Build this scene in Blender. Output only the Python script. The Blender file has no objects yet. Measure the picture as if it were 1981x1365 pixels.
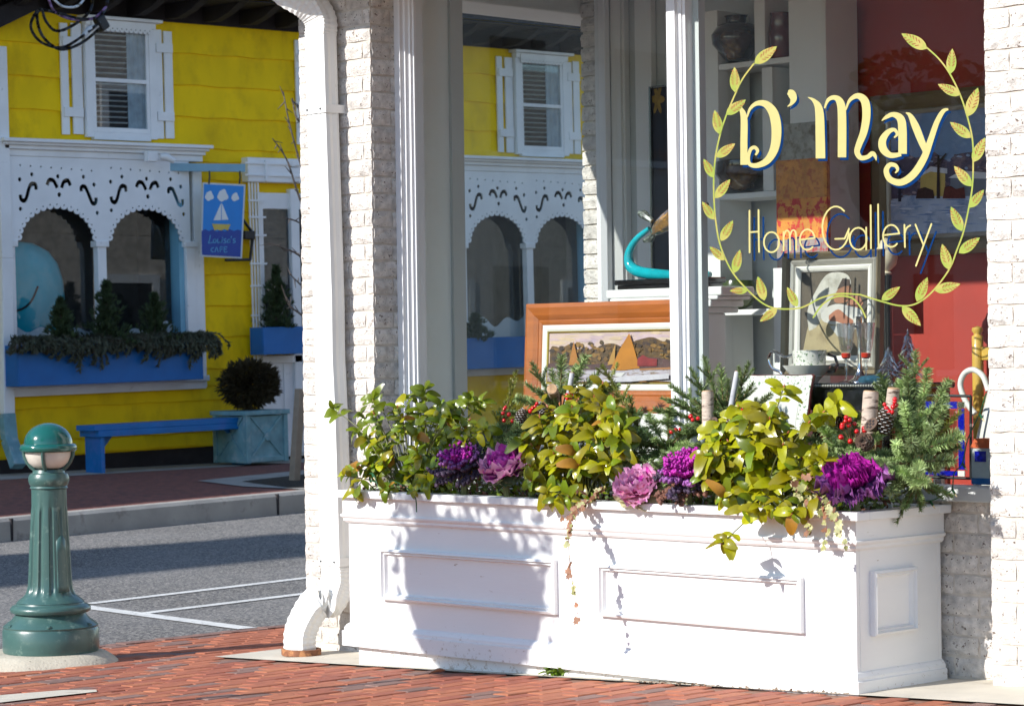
import bpy, bmesh, math, random
from mathutils import Vector, Matrix, Euler, Quaternion
random.seed(7)
PI = math.pi
scene = bpy.context.scene
COL = scene.collection

# ------------------------------------------------------------------ camera
CAM_H, FPX, ROLL, HZ = 1.39, 5000.0, 0.0135, 678.0
FW0, RT0, UP0 = Vector((-.70710678, .70710678, 0)), Vector((.70710678, .70710678, 0)), Vector((0, 0, 1))
CAM = Vector((0, 0, CAM_H))
_p = -(682.5 - HZ) / FPX
CFW = FW0 * math.cos(_p) + UP0 * math.sin(_p)
_u0 = UP0 * math.cos(_p) - FW0 * math.sin(_p)
CRT = RT0 * math.cos(ROLL) - _u0 * math.sin(ROLL)
CUP = _u0 * math.cos(ROLL) + RT0 * math.sin(ROLL)
cam_data = bpy.data.cameras.new('camera')
cam_data.sensor_width = 36.0
cam_data.lens = 36.0 * FPX / 1981.0
cam_data.clip_start, cam_data.clip_end = 0.1, 2000
cam_data.dof.use_dof = True
cam_data.dof.focus_distance = 11.3
cam_data.dof.aperture_fstop = 10.0
cam = bpy.data.objects.new('camera', cam_data)
COL.objects.link(cam)
m = Matrix.Identity(4)
for i in range(3):
    m[i][0], m[i][1], m[i][2], m[i][3] = CRT[i], CUP[i], -CFW[i], CAM[i]
cam.matrix_world = m
scene.camera = cam

# ------------------------------------------------------------------ light
SUN_EL = math.radians(30)
LH = Vector((.285, .9585, 0)).normalized()                 # where the light travels, seen from above
world = bpy.data.worlds.new('World'); scene.world = world
world.use_nodes = True
wn = world.node_tree.nodes; wn.clear()
sky = wn.new('ShaderNodeTexSky'); sky.sky_type = 'NISHITA'; sky.sun_disc = False
sky.sun_elevation = SUN_EL
sky.sun_rotation = math.atan2(-LH.x, -LH.y)
sky.air_density, sky.dust_density, sky.ozone_density = 1.0, 0.1, 2.0
bg = wn.new('ShaderNodeBackground'); bg.inputs[1].default_value = 0.15
wo = wn.new('ShaderNodeOutputWorld')
world.node_tree.links.new(sky.outputs[0], bg.inputs[0]); world.node_tree.links.new(bg.outputs[0], wo.inputs[0])
sd = bpy.data.lights.new('sun', 'SUN'); sd.energy = 4.5; sd.angle = math.radians(.5); sd.color = (1, .965, .91)
sun = bpy.data.objects.new('sun', sd); COL.objects.link(sun)
LDIR = Vector((LH.x * math.cos(SUN_EL), LH.y * math.cos(SUN_EL), -math.sin(SUN_EL)))
sun.rotation_euler = LDIR.to_track_quat('-Z', 'Y').to_euler(); sun.location = (-4, -6, 12)
vs = scene.view_settings
scene.display_settings.display_device = 'sRGB'
vs.view_transform = 'Standard'; vs.look = 'None'; vs.gamma = 1.0; vs.exposure = 0.55; vs.use_curve_mapping = False
cy = scene.cycles
cy.use_denoising = True
cy.max_bounces, cy.diffuse_bounces, cy.glossy_bounces, cy.transmission_bounces, cy.transparent_max_bounces = 9, 4, 4, 6, 16
cy.caustics_reflective = cy.caustics_refractive = False
cy.sample_clamp_indirect = 6.0
cy.use_adaptive_sampling = True; cy.adaptive_threshold = 0.015

# ------------------------------------------------------------------ measuring helpers (photo pixel -> point on a real plane)
def ray(px, py): return CFW + CRT * ((px - 990.5) / FPX) + CUP * ((682.5 - py) / FPX)
def onY(px, py, Y): r = ray(px, py); return CAM + r * (Y / r.y)
def onX(px, py, X): r = ray(px, py); return CAM + r * (X / r.x)
def onZ(px, py, Z): r = ray(px, py); return CAM + r * ((Z - CAM_H) / r.z)
def gz(x, y=8.0): return .037 * (x + 6.33)                # shop pavement falls gently towards the street
def onG(px, py):
    p = onZ(px, py, -.1)
    for _ in range(8): p = onZ(px, py, gz(p.x))
    return p
def pix(p):
    v = Vector(p) - CAM; d = v.dot(CFW)
    return 990.5 + FPX * v.dot(CRT) / d, 682.5 - FPX * v.dot(CUP) / d

# ------------------------------------------------------------------ materials
def lin(c): return c / 12.92 if c <= .04045 else ((c + .055) / 1.055) ** 2.4
def S(r, g, b): return (lin(r / 255), lin(g / 255), lin(b / 255))
MATS = {}
def mat(name, col, rough=.5, var=.12, scale=8., bump=0., bscale=60., metal=0., spec=.5, rand=0., col2=None, c2scale=3., c2lo=.5, c2hi=.62, coat=0., sss=0., trans=0., detail=4., aniso=None, coords='Object', huevar=0.):
    """Principled material whose colour drifts with noise; col2 = patches with a shape of their own (wear, stains, specks)."""
    m = bpy.data.materials.new(name); m.use_nodes = True
    nt = m.node_tree; N = nt.nodes; L = nt.links
    b = N['Principled BSDF']
    b.inputs['Roughness'].default_value = rough; b.inputs['Metallic'].default_value = metal
    b.inputs['Specular IOR Level'].default_value = spec
    if coat: b.inputs['Coat Weight'].default_value = coat; b.inputs['Coat Roughness'].default_value = .08
    tc = N.new('ShaderNodeTexCoord'); vec = tc.outputs[coords]
    if aniso:
        mp = N.new('ShaderNodeMapping'); mp.inputs['Scale'].default_value = aniso; L.new(vec, mp.inputs[0]); vec = mp.outputs[0]
    if rand:                                              # every copy gets its own patch of the pattern
        oo = N.new('ShaderNodeObjectInfo'); sc_ = N.new('ShaderNodeMath'); sc_.operation = 'MULTIPLY'; sc_.inputs[1].default_value = 61.7; L.new(oo.outputs['Random'], sc_.inputs[0])
        va = N.new('ShaderNodeVectorMath'); va.operation = 'ADD'; L.new(vec, va.inputs[0]); L.new(sc_.outputs[0], va.inputs[1]); vec = va.outputs[0]
    nz = N.new('ShaderNodeTexNoise'); nz.inputs['Scale'].default_value = scale; nz.inputs['Detail'].default_value = detail; L.new(vec, nz.inputs['Vector'])
    mr = N.new('ShaderNodeMapRange'); mr.inputs[1].default_value = .3; mr.inputs[2].default_value = .7; mr.inputs[3].default_value = 1 - var; mr.inputs[4].default_value = 1 + var
    L.new(nz.outputs['Fac'], mr.inputs[0])
    val = mr.outputs[0]
    if rand:
        oi = N.new('ShaderNodeObjectInfo'); r2 = N.new('ShaderNodeMapRange'); r2.inputs[3].default_value = 1 - rand; r2.inputs[4].default_value = 1 + rand
        L.new(oi.outputs['Random'], r2.inputs[0]); mu = N.new('ShaderNodeMath'); mu.operation = 'MULTIPLY'; L.new(val, mu.inputs[0]); L.new(r2.outputs[0], mu.inputs[1]); val = mu.outputs[0]
    hs = N.new('ShaderNodeHueSaturation'); hs.inputs['Color'].default_value = (*col, 1); L.new(val, hs.inputs['Value'])
    if huevar:
        oi2 = N.new('ShaderNodeObjectInfo'); r3 = N.new('ShaderNodeMapRange'); r3.inputs[3].default_value = .5 - huevar; r3.inputs[4].default_value = .5 + huevar
        L.new(oi2.outputs['Random'], r3.inputs[0]); L.new(r3.outputs[0], hs.inputs['Hue'])
    out = hs.outputs[0]
    if col2 is not None:
        n2 = N.new('ShaderNodeTexNoise'); n2.inputs['Scale'].default_value = c2scale; n2.inputs['Detail'].default_value = 6; n2.inputs['Roughness'].default_value = .65; L.new(vec, n2.inputs['Vector'])
        m2 = N.new('ShaderNodeMapRange'); m2.inputs[1].default_value = c2lo; m2.inputs[2].default_value = c2hi; L.new(n2.outputs['Fac'], m2.inputs[0])
        mx = N.new('ShaderNodeMix'); mx.data_type = 'RGBA'; L.new(m2.outputs[0], mx.inputs[0]); L.new(out, mx.inputs[6]); mx.inputs[7].default_value = (*col2, 1); out = mx.outputs[2]
    L.new(out, b.inputs['Base Color'])
    if bump:
        n3 = N.new('ShaderNodeTexNoise'); n3.inputs['Scale'].default_value = bscale; n3.inputs['Detail'].default_value = 6; n3.inputs['Roughness'].default_value = .6; L.new(vec, n3.inputs['Vector'])
        bp = N.new('ShaderNodeBump'); bp.inputs['Strength'].default_value = 1; bp.inputs['Distance'].default_value = bump; L.new(n3.outputs['Fac'], bp.inputs['Height']); L.new(bp.outputs[0], b.inputs['Normal'])
    if trans:                                             # thin leaves let light through
        tr = N.new('ShaderNodeBsdfTranslucent'); L.new(out, tr.inputs['Color']); ms = N.new('ShaderNodeMixShader'); ms.inputs[0].default_value = trans
        L.new(b.outputs[0], ms.inputs[1]); L.new(tr.outputs[0], ms.inputs[2]); L.new(ms.outputs[0], N['Material Output'].inputs[0])
    MATS[name] = m
    return m
def glass_mat(name, tint=(.93, .96, .95), refl=.07, rough=.0):
    """clear window pane: see-through with a mirror-like share that grows at grazing angles"""
    m = bpy.data.materials.new(name); m.use_nodes = True; nt = m.node_tree; N = nt.nodes; L = nt.links; N.clear()
    o = N.new('ShaderNodeOutputMaterial'); t = N.new('ShaderNodeBsdfTransparent'); t.inputs[0].default_value = (*tint, 1)
    g = N.new('ShaderNodeBsdfGlossy'); g.inputs['Roughness'].default_value = rough; g.inputs[0].default_value = (1, 1, 1, 1)
    lw = N.new('ShaderNodeLayerWeight'); lw.inputs[0].default_value = .5
    pw = N.new('ShaderNodeMath'); pw.operation = 'POWER'; pw.inputs[1].default_value = 5; L.new(lw.outputs['Facing'], pw.inputs[0])
    ad = N.new('ShaderNodeMath'); ad.operation = 'MULTIPLY_ADD'; ad.inputs[1].default_value = 1 - refl; ad.inputs[2].default_value = refl; L.new(pw.outputs[0], ad.inputs[0])
    mx = N.new('ShaderNodeMixShader'); L.new(ad.outputs[0], mx.inputs[0]); L.new(t.outputs[0], mx.inputs[1]); L.new(g.outputs[0], mx.inputs[2]); L.new(mx.outputs[0], o.inputs[0])
    MATS[name] = m; return m

# ------------------------------------------------------------------ mesh helpers
WL = {}                                                   # world position of each thing's empty
def wl(o): return WL.get(o.name, Vector((0, 0, 0))) if o is not None else Vector((0, 0, 0))
class MB:
    def __init__(s): s.v, s.f, s.mi = [], [], []
    def add(s, vs, fs, m=0):
        n = len(s.v); s.v += [Vector(v) for v in vs]; s.f += [tuple(i + n for i in f) for f in fs]; s.mi += [m] * len(fs); return s
    def box(s, x0, x1, y0, y1, z0, z1, m=0):
        return s.add([(x0, y0, z0), (x1, y0, z0), (x1, y1, z0), (x0, y1, z0), (x0, y0, z1), (x1, y0, z1), (x1, y1, z1), (x0, y1, z1)],
                     [(0, 3, 2, 1), (4, 5, 6, 7), (0, 1, 5, 4), (1, 2, 6, 5), (2, 3, 7, 6), (3, 0, 4, 7)], m)
    def obox(s, c, size, rot=None, m=0):
        k = len(s.v); x, y, z = [q / 2 for q in size]; s.box(-x, x, -y, y, -z, z, m)
        R = rot if rot is not None else Matrix.Identity(3)
        for i in range(k, len(s.v)): s.v[i] = R @ s.v[i] + Vector(c)
        return s
    def bar(s, a, b, w, t, up=(0, 0, 1), m=0):
        a, b = Vector(a), Vector(b); d = (b - a); L = d.length; d.normalize(); u = Vector(up); x = d.cross(u).normalized(); u = x.cross(d)
        R = Matrix((x, d, u)).transposed(); return s.obox((a + b) / 2, (w, L, t), R, m)
    def tube(s, pts, r, n=8, m=0, cap=True):
        pts = [Vector(p) for p in pts]; k = len(s.v); N = len(pts); rr = r if isinstance(r, (list, tuple)) else [r] * N
        t0 = (pts[1] - pts[0]).normalized(); a = t0.orthogonal().normalized()
        for i, p in enumerate(pts):
            t = (pts[min(i + 1, N - 1)] - pts[max(i - 1, 0)]); t = t.normalized() if t.length > 1e-9 else t0
            a = (a - t * a.dot(t)); a = a.normalized() if a.length > 1e-6 else t.orthogonal().normalized(); b = t.cross(a)
            for j in range(n): an = 2 * PI * j / n; s.v.append(p + (a * math.cos(an) + b * math.sin(an)) * rr[i])
        for i in range(N - 1):
            for j in range(n): s.f.append((k + i * n + j, k + i * n + (j + 1) % n, k + (i + 1) * n + (j + 1) % n, k + (i + 1) * n + j)); s.mi.append(m)
        if cap:
            s.f.append(tuple(k + j for j in reversed(range(n)))); s.mi.append(m); s.f.append(tuple(k + (N - 1) * n + j for j in range(n))); s.mi.append(m)
        return s
    def lathe(s, prof, c=(0, 0, 0), n=24, m=0, sx=1, sy=1, mod=None):
        k = len(s.v); c = Vector(c); N = len(prof)
        for i, (r, z) in enumerate(prof):
            for j in range(n):
                a = 2 * PI * j / n; q = r * (mod(a, i) if mod else 1); s.v.append(c + Vector((math.cos(a) * q * sx, math.sin(a) * q * sy, z)))
        for i in range(N - 1):
            for j in range(n): s.f.append((k + i * n + j, k + i * n + (j + 1) % n, k + (i + 1) * n + (j + 1) % n, k + (i + 1) * n + j)); s.mi.append(m)
        if prof[0][0] > 1e-5: s.f.append(tuple(k + j for j in reversed(range(n)))); s.mi.append(m)
        if prof[-1][0] > 1e-5: s.f.append(tuple(k + (N - 1) * n + j for j in range(n))); s.mi.append(m)
        return s
    def ball(s, c, r, n=10, rings=7, m=0, sx=1, sy=1, sz=1):
        return s.lathe([(r * math.sin(PI * i / rings) + 1e-6, -r * sz * math.cos(PI * i / rings)) for i in range(rings + 1)], c, n, m, sx, sy)
    def prism(s, poly, fn, d0, d1, m=0):
        """poly = 2-D outline, fn(u, v, d) -> point; closed solid between depths d0 and d1"""
        n = len(poly); k = len(s.v)
        s.v += [Vector(fn(u, v, d0)) for u, v in poly] + [Vector(fn(u, v, d1)) for u, v in poly]
        s.f.append(tuple(k + i for i in reversed(range(n)))); s.f.append(tuple(k + n + i for i in range(n))); s.mi += [m, m]
        for i in range(n): s.f.append((k + i, k + (i + 1) % n, k + n + (i + 1) % n, k + n + i)); s.mi.append(m)
        return s
    def xform(s, k, M):
        for i in range(k, len(s.v)): s.v[i] = M @ s.v[i]
        return s
    def mesh(s, name, off=Vector((0, 0, 0)), mats=None, smooth=False):
        me = bpy.data.meshes.new(name); me.from_pydata([tuple(v - off) for v in s.v], [], s.f)
        for q in (mats or []): me.materials.append(q)
        if any(s.mi): me.polygons.foreach_set('material_index', s.mi)
        if smooth: me.polygons.foreach_set('use_smooth', [True] * len(me.polygons))
        me.update(); return me
    def build(s, name, mats, parent=None, smooth=False, bevel=0., seg=2, fix=True, angle=40):
        mats = mats if isinstance(mats, (list, tuple)) else [mats]
        mats = [MATS[q] if isinstance(q, str) else q for q in mats]
        me = s.mesh(name, wl(parent), mats, smooth)
        if fix:
            bm = bmesh.new(); bm.from_mesh(me); bmesh.ops.recalc_face_normals(bm, faces=bm.faces); bm.to_mesh(me); bm.free()
        o = bpy.data.objects.new(name, me); COL.objects.link(o)
        if parent is not None: o.parent = parent; WL[o.name] = wl(parent)
        if smooth and angle: me.set_sharp_from_angle(angle=math.radians(angle))
        if bevel:
            b = o.modifiers.new('bevel', 'BEVEL'); b.width = bevel; b.segments = seg; b.limit_method = 'ANGLE'; b.angle_limit = math.radians(35)
        return o
def inst(name, me, parent, M):
    o = bpy.data.objects.new(name, me); COL.objects.link(o); o.parent = parent
    o.matrix_local = Matrix.Translation(-wl(parent)) @ M
    return o
def tag(o, label=None, cat=None, group=None, kind=None):
    if label: o['label'] = label
    if cat: o['category'] = cat
    if group: o['group'] = group
    if kind: o['kind'] = kind
    return o
def thing(name, label, cat, loc=(0, 0, 0), group=None, kind=None):
    o = bpy.data.objects.new(name, None); COL.objects.link(o); o.location = loc; o.empty_display_size = .1; WL[o.name] = Vector(loc)
    return tag(o, label, cat, group, kind)
def node(name, parent):                                   # an Empty that gathers sub-parts
    o = bpy.data.objects.new(name, None); COL.objects.link(o); o.parent = parent; WL[o.name] = wl(parent); o.empty_display_size = .05; return o
def cut2d(name, loops, fn, depth, mats, parent=None, bevel=0.):
    """flat board with real cut-outs: loops[0] is the outline, later loops are holes; fn(u, v, d) places it"""
    cu = bpy.data.curves.new(name, 'CURVE'); cu.dimensions = '2D'; cu.fill_mode = 'BOTH'; cu.extrude = depth / 2
    for lp in loops:
        sp = cu.splines.new('POLY'); sp.points.add(len(lp) - 1); sp.use_cyclic_u = True
        for p, (u, v) in zip(sp.points, lp): p.co = (u, v, 0, 1)
    tmp = bpy.data.objects.new('tmp', cu); COL.objects.link(tmp)
    dg = bpy.context.evaluated_depsgraph_get(); me = bpy.data.meshes.new_from_object(tmp.evaluated_get(dg))
    bpy.data.objects.remove(tmp); bpy.data.curves.remove(cu)
    off = wl(parent)
    for v in me.vertices: v.co = Vector(fn(v.co.x, v.co.y, v.co.z + depth / 2)) - off
    me.materials.clear()
    for q in (mats if isinstance(mats, (list, tuple)) else [mats]): me.materials.append(MATS[q] if isinstance(q, str) else q)
    bm = bmesh.new(); bm.from_mesh(me); bmesh.ops.remove_doubles(bm, verts=bm.verts, dist=1e-5); bmesh.ops.recalc_face_normals(bm, faces=bm.faces); bm.to_mesh(me); bm.free()
    o = bpy.data.objects.new(name, me); COL.objects.link(o)
    if parent is not None: o.parent = parent; WL[o.name] = wl(parent)
    return o
def spline(pts, k=6):
    """Catmull-Rom through tuples of any length"""
    out = []; n = len(pts)
    for i in range(n - 1):
        p0, p1, p2, p3 = pts[max(i - 1, 0)], pts[i], pts[i + 1], pts[min(i + 2, n - 1)]
        for j in range(k):
            t = j / k; out.append(tuple(.5 * (2 * b + (c - a) * t + (2 * a - 5 * b + 4 * c - d) * t * t + (3 * b - a - 3 * c + d) * t ** 3) for a, b, c, d in zip(p0, p1, p2, p3)))
    out.append(tuple(pts[-1])); return out
def ribbon(mb, pts, fn, w=None, m=0, k=6, ramp=0., cap=True):
    """brush stroke: (u, v, width) samples -> flat strip through fn(u, v)"""
    q = spline([(p[0], p[1], p[2] if len(p) > 2 else w) for p in pts], k) if k else [(p[0], p[1], p[2] if len(p) > 2 else w) for p in pts]
    L, R = [], []
    for i, (x, y, ww) in enumerate(q):
        a, b = q[max(i - 1, 0)], q[min(i + 1, len(q) - 1)]; dx, dy = b[0] - a[0], b[1] - a[1]; d = math.hypot(dx, dy) or 1
        nx, ny = -dy / d * ww / 2, dx / d * ww / 2; L.append((x + nx, y + ny)); R.append((x - nx, y - ny))
    n = len(q); rv = lambda i: Vector((0, -ramp * i / n, 0))
    mb.add([fn(*p) + rv(i) for i, p in enumerate(L)] + [fn(*p) + rv(i) for i, p in enumerate(R)], [(i, i + 1, n + i + 1, n + i) for i in range(n - 1)], m)
    if cap:
        for (x, y, ww), (ax, ay, _), i in ((q[0], q[1], 0), (q[-1], q[-2], n - 1)):
            a0 = math.atan2(y - ay, x - ax)
            if ww > 1.5: mb.add([fn(x + math.cos(a0 - PI / 2 + PI * j / 6) * ww / 2, y + math.sin(a0 - PI / 2 + PI * j / 6) * ww / 2) + rv(i) for j in range(7)], [tuple(range(7))], m)
    return mb
def stroke_loop(pts, k=5):
    q = spline(pts, k); L, R = [], []
    for i, (x, y, ww) in enumerate(q):
        a, b = q[max(i - 1, 0)], q[min(i + 1, len(q) - 1)]; dx, dy = b[0] - a[0], b[1] - a[1]; d = math.hypot(dx, dy) or 1
        L.append((x - dy / d * ww / 2, y + dx / d * ww / 2)); R.append((x + dy / d * ww / 2, y - dx / d * ww / 2))
    return L + R[::-1]
def circ(x, y, r, n=12): return [(x + r * math.cos(2 * PI * i / n), y + r * math.sin(2 * PI * i / n)) for i in range(n)]
def rnd(a, b): return random.uniform(a, b)
# ================================================================== MATERIALS
mat('white_paint', (.80, .80, .79), .42, .03, 3, .0006, 40, col2=(.60, .58, .53), c2scale=26, c2lo=.66, c2hi=.74)
def planter_paint():
    m = mat('planter_paint', (.80, .80, .795), .42, .035, 3, .0012, 26, col2=(.40, .32, .24), c2scale=34, c2lo=.70, c2hi=.73, aniso=(.35, .35, 1.6))
    nt = m.node_tree; N = nt.nodes; L = nt.links; b = N['Principled BSDF']; src = b.inputs['Base Color'].links[0].from_socket
    tc = N.new('ShaderNodeTexCoord'); sp = N.new('ShaderNodeSeparateXYZ'); L.new(tc.outputs['Object'], sp.inputs[0])   # mud splashed up from the pavement
    zz = N.new('ShaderNodeMapRange'); zz.inputs[1].default_value = .30; zz.inputs[2].default_value = .0; L.new(sp.outputs[2], zz.inputs[0])
    nz = N.new('ShaderNodeTexNoise'); nz.inputs['Scale'].default_value = 38; nz.inputs['Detail'].default_value = 7; nz.inputs['Roughness'].default_value = .7; L.new(tc.outputs['Object'], nz.inputs['Vector'])
    ad = N.new('ShaderNodeMath'); ad.operation = 'MULTIPLY_ADD'; L.new(zz.outputs[0], ad.inputs[0]); ad.inputs[1].default_value = .22; L.new(nz.outputs['Fac'], ad.inputs[2])
    mr = N.new('ShaderNodeMapRange'); mr.inputs[1].default_value = .74; mr.inputs[2].default_value = .86; mr.inputs[4].default_value = .75; L.new(ad.outputs[0], mr.inputs[0])
    mx = N.new('ShaderNodeMix'); mx.data_type = 'RGBA'; L.new(mr.outputs[0], mx.inputs[0]); L.new(src, mx.inputs[6]); mx.inputs[7].default_value = (.36, .28, .2, 1); L.new(mx.outputs[2], b.inputs['Base Color'])
planter_paint()
mat('frame_paint', (.78, .78, .79), .35, .03, 4)
mat('brick_white', (.66, .615, .57), .92, .26, 30, .009, 80, rand=.12, col2=(.14, .10, .08), c2scale=60, c2lo=.585, c2hi=.65, detail=10)
mat('mortar', (.60, .54, .47), .95, .15, 20, .002, 200)
mat('wall_brick_rough', (.66, .60, .52), .9, .25, 10, .012, 26, col2=(.25, .19, .15), c2scale=20, c2lo=.58, c2hi=.66)
mat('metal_white', (.82, .82, .80), .33, .03, 6, .0005, 20, col2=(.55, .53, .48), c2scale=14, c2lo=.68, c2hi=.76)
mat('rust', (.22, .085, .04), .8, .35, 30, .002, 80, col2=(.45, .2, .08), c2scale=25)
mat('concrete', (.58, .53, .44), .85, .1, 4, .0015, 120, col2=(.38, .34, .28), c2scale=7, c2lo=.58, c2hi=.75)
mat('concrete_foot', (.50, .45, .36), .9, .15, 8, .004, 70, col2=(.16, .13, .10), c2scale=48, c2lo=.63, c2hi=.69)
mat('kerb_concrete', (.36, .34, .31), .85, .16, 3, .003, 60, col2=(.22, .20, .18), c2scale=6, c2lo=.55, c2hi=.7)
def asphalt(name):
    m = mat(name, (.085, .085, .088), .85, .45, .9, .004, 160, col2=(.03, .03, .032), c2scale=.7, c2lo=.6, c2hi=.72, detail=8)
    nt = m.node_tree; N = nt.nodes; L = nt.links; b = N['Principled BSDF']; src = b.inputs['Base Color'].links[0].from_socket
    tc = N.new('ShaderNodeTexCoord'); v = N.new('ShaderNodeTexVoronoi'); v.inputs['Scale'].default_value = 70; L.new(tc.outputs['Object'], v.inputs['Vector'])
    sx = N.new('ShaderNodeSeparateColor'); L.new(v.outputs['Color'], sx.inputs[0])
    mr = N.new('ShaderNodeMapRange'); mr.inputs[1].default_value = .25; mr.inputs[2].default_value = .95; L.new(sx.outputs[0], mr.inputs[0])
    mx = N.new('ShaderNodeMix'); mx.data_type = 'RGBA'; L.new(mr.outputs[0], mx.inputs[0]); L.new(src, mx.inputs[6]); mx.inputs[7].default_value = (.32, .30, .275, 1); L.new(mx.outputs[2], b.inputs['Base Color'])
asphalt('asphalt')
mat('road_paint', (.66, .66, .64), .7, .12, 8, .002, 90, col2=(.22, .22, .22), c2scale=26, c2lo=.57, c2hi=.68)
mat('paver_red', (.36, .115, .06), .8, .16, 18, .0018, 140, rand=.15, huevar=.006, col2=(.25, .10, .08), c2scale=14, c2lo=.6, c2hi=.75)
mat('paver_grey', (.22, .125, .10), .8, .16, 18, .0018, 140, rand=.15)
mat('joint_sand', (.23, .12, .08), .95, .2, 40)
mat('far_brick', (.22, .075, .055), .85, .25, 9, .002, 60, col2=(.12, .05, .045), c2scale=16)
mat('soil', (.03, .022, .016), .95, .4, 30, .01, 40)
mat('bollard_paint', (.050, .115, .104), .32, .08, 6, .0004, 60, col2=(.15, .23, .20), c2scale=22, c2lo=.58, c2hi=.72, coat=.2)
mat('dome_paint', (.008, .105, .088), .16, .05, 6, coat=.6)
mat('lamp_lens', (.62, .57, .50), .22, .1, 12)
mat('yellow_paint', (.92, .62, .004), .7, .07, 2.2, .0015, 40, col2=(.70, .45, .006), c2scale=2.4, c2lo=.48, c2hi=.72, spec=.2, rand=.03, aniso=(1, 1.2, .8))
mat('house_white', (.82, .84, .86), .5, .06, 3, .0008, 60, col2=(.45, .47, .48), c2scale=11, c2lo=.64, c2hi=.78)
mat('house_dark', (.022, .018, .020), .9, .3, 6, .004, 30)
mat('house_blue', (.001, .13, .42), .5, .1, 4, .001, 50)
mat('bench_blue', (.002, .16, .48), .48, .12, 4, .001, 50, col2=(.03, .16, .5), c2scale=7)
mat('pale_blue', (.22, .42, .55), .5, .08, 5, .0008, 50)
mat('crate_blue', (.16, .33, .38), .6, .2, 7, .001, 50, col2=(.33, .44, .47), c2scale=9, c2lo=.52, c2hi=.7)
mat('black_iron', (.012, .012, .014), .5, .1, 10)
mat('interior_white', (.74, .74, .72), .6, .03, 3)
mat('interior_grey', (.54, .56, .55), .6, .03, 3)
mat('interior_red', (.36, .028, .014), .6, .08, 4)
mat('interior_floor', (.72, .72, .70), .6, .2, 4)
glass_mat('shop_glass', (.96, .975, .97), .035)
glass_mat('house_glass', (.93, .96, .97), .04)
mat('lining_blue', (.80, .84, .83), .6, .03, 3)

# ================================================================== GROUND, STREET
def grid_mesh(mb, xs, ys, zf, m=0):
    k = len(mb.v); nx, ny = len(xs), len(ys)
    mb.v += [Vector((x, y, zf(x, y))) for y in ys for x in xs]
    for j in range(ny - 1):
        for i in range(nx - 1): mb.f.append((k + j * nx + i, k + j * nx + i + 1, k + (j + 1) * nx + i + 1, k + (j + 1) * nx + i)); mb.mi.append(m)
    return mb
def lerp(a, b, t): return a + (b - a) * t
def frange(a, b, n): return [a + (b - a) * i / n for i in range(n + 1)]
KX0, KX1, HX = -11.62, -19.3, -24.0                       # near kerb, far kerb, house front
def farz(y): return -.234 + .022 * (min(max(y, -5), 40) - 12.9)
def sz(x, y):
    t = (KX0 - x) / (KX0 - KX1); t = min(max(t, 0), 1)
    return lerp(-.2 - .006, farz(y), t)
o = MB().add([(-700, -700, -1.2), (700, -700, -1.2), (700, 700, -1.2), (-700, 700, -1.2)], [(0, 1, 2, 3)]).build('ground', 'soil', fix=False); tag(o, kind='structure')
o = grid_mesh(MB(), frange(-60, KX0 + .02, 40), frange(-30, 60, 45), lambda x, y: sz(x, y)).build('street', 'asphalt', smooth=True); tag(o, kind='structure')
o = grid_mesh(MB(), frange(KX0, 40, 20), frange(-60, 1.2, 12), lambda x, y: -.23 + .037 * max(0, x + 11.6) * .9).build('cross_street', 'asphalt', smooth=True); tag(o, kind='structure')
def far_side(x, y): t = (KX1 - .16 - x) / (KX1 - .16 - HX); return lerp(farz(y) + .2, .11, min(max(t, 0), 1))
o = grid_mesh(MB(), frange(-40, KX1 - .16, 14), frange(-30, 45, 40), far_side).build('far_pavement', 'far_brick', smooth=True); tag(o, kind='structure')
mb = MB(); ys = frange(-30, 45, 60); xs = [KX1 + .012, KX1, KX1 - .02, KX1 - .16, KX1 - .162]
k = len(mb.v)
for y in ys:
    z0 = farz(y)
    mb.v += [Vector((KX1 + .015, y, z0 - .15)), Vector((KX1, y, z0 + .175)), Vector((KX1 - .03, y, z0 + .205)), Vector((KX1 - .17, y, z0 + .206)), Vector((KX1 - .17, y, z0 - .1))]
for j in range(len(ys) - 1):
    for i in range(4): mb.f.append((j * 5 + i, j * 5 + i + 1, j * 5 + 6 + i, j * 5 + 5 + i)); mb.mi.append(0)
far_kerb = tag(mb.build('far_kerb', 'kerb_concrete', smooth=False), kind='structure')
mb = MB(); ya, yb = 12.4, 12.43                           # open joint in the kerb
for yj in (13.0, 16.05): mb.box(KX1 - .1, KX1 + .017, yj, yj + .02, farz(yj) - .1, farz(yj) + .2)
mb.build('kerb_joint', 'house_dark', far_kerb)
# painted parking lines
def strip(a, b, w):
    a, b = Vector((a.x, a.y, 0)), Vector((b.x, b.y, 0)); d = (b - a).normalized(); n = Vector((-d.y, d.x, 0)) * w / 2; out = MB(); N = 12
    for i in range(N + 1):
        p = a.lerp(b, i / N)
        for q in (p + n, p - n): out.v.append(Vector((q.x, q.y, sz(q.x, q.y) + .005)))
    out.f = [(2 * i, 2 * i + 1, 2 * i + 3, 2 * i + 2) for i in range(N)]; out.mi = [0] * N; return out
def onS(px, py):
    p = onZ(px, py, -.2)
    for _ in range(8): p = onZ(px, py, sz(p.x, p.y))
    return p
line_y = onS(180, 1167), onS(640, 1112)
for a, b, w in ((onS(172, 1168), onS(660, 1110), .10), (onS(275, 1187), onS(660, 1140), .10), (onS(150, 1172), onS(478, 1216), .12)):
    tag(strip(a, b, w).build('road_marking', 'road_paint', fix=False), kind='structure')

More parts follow.
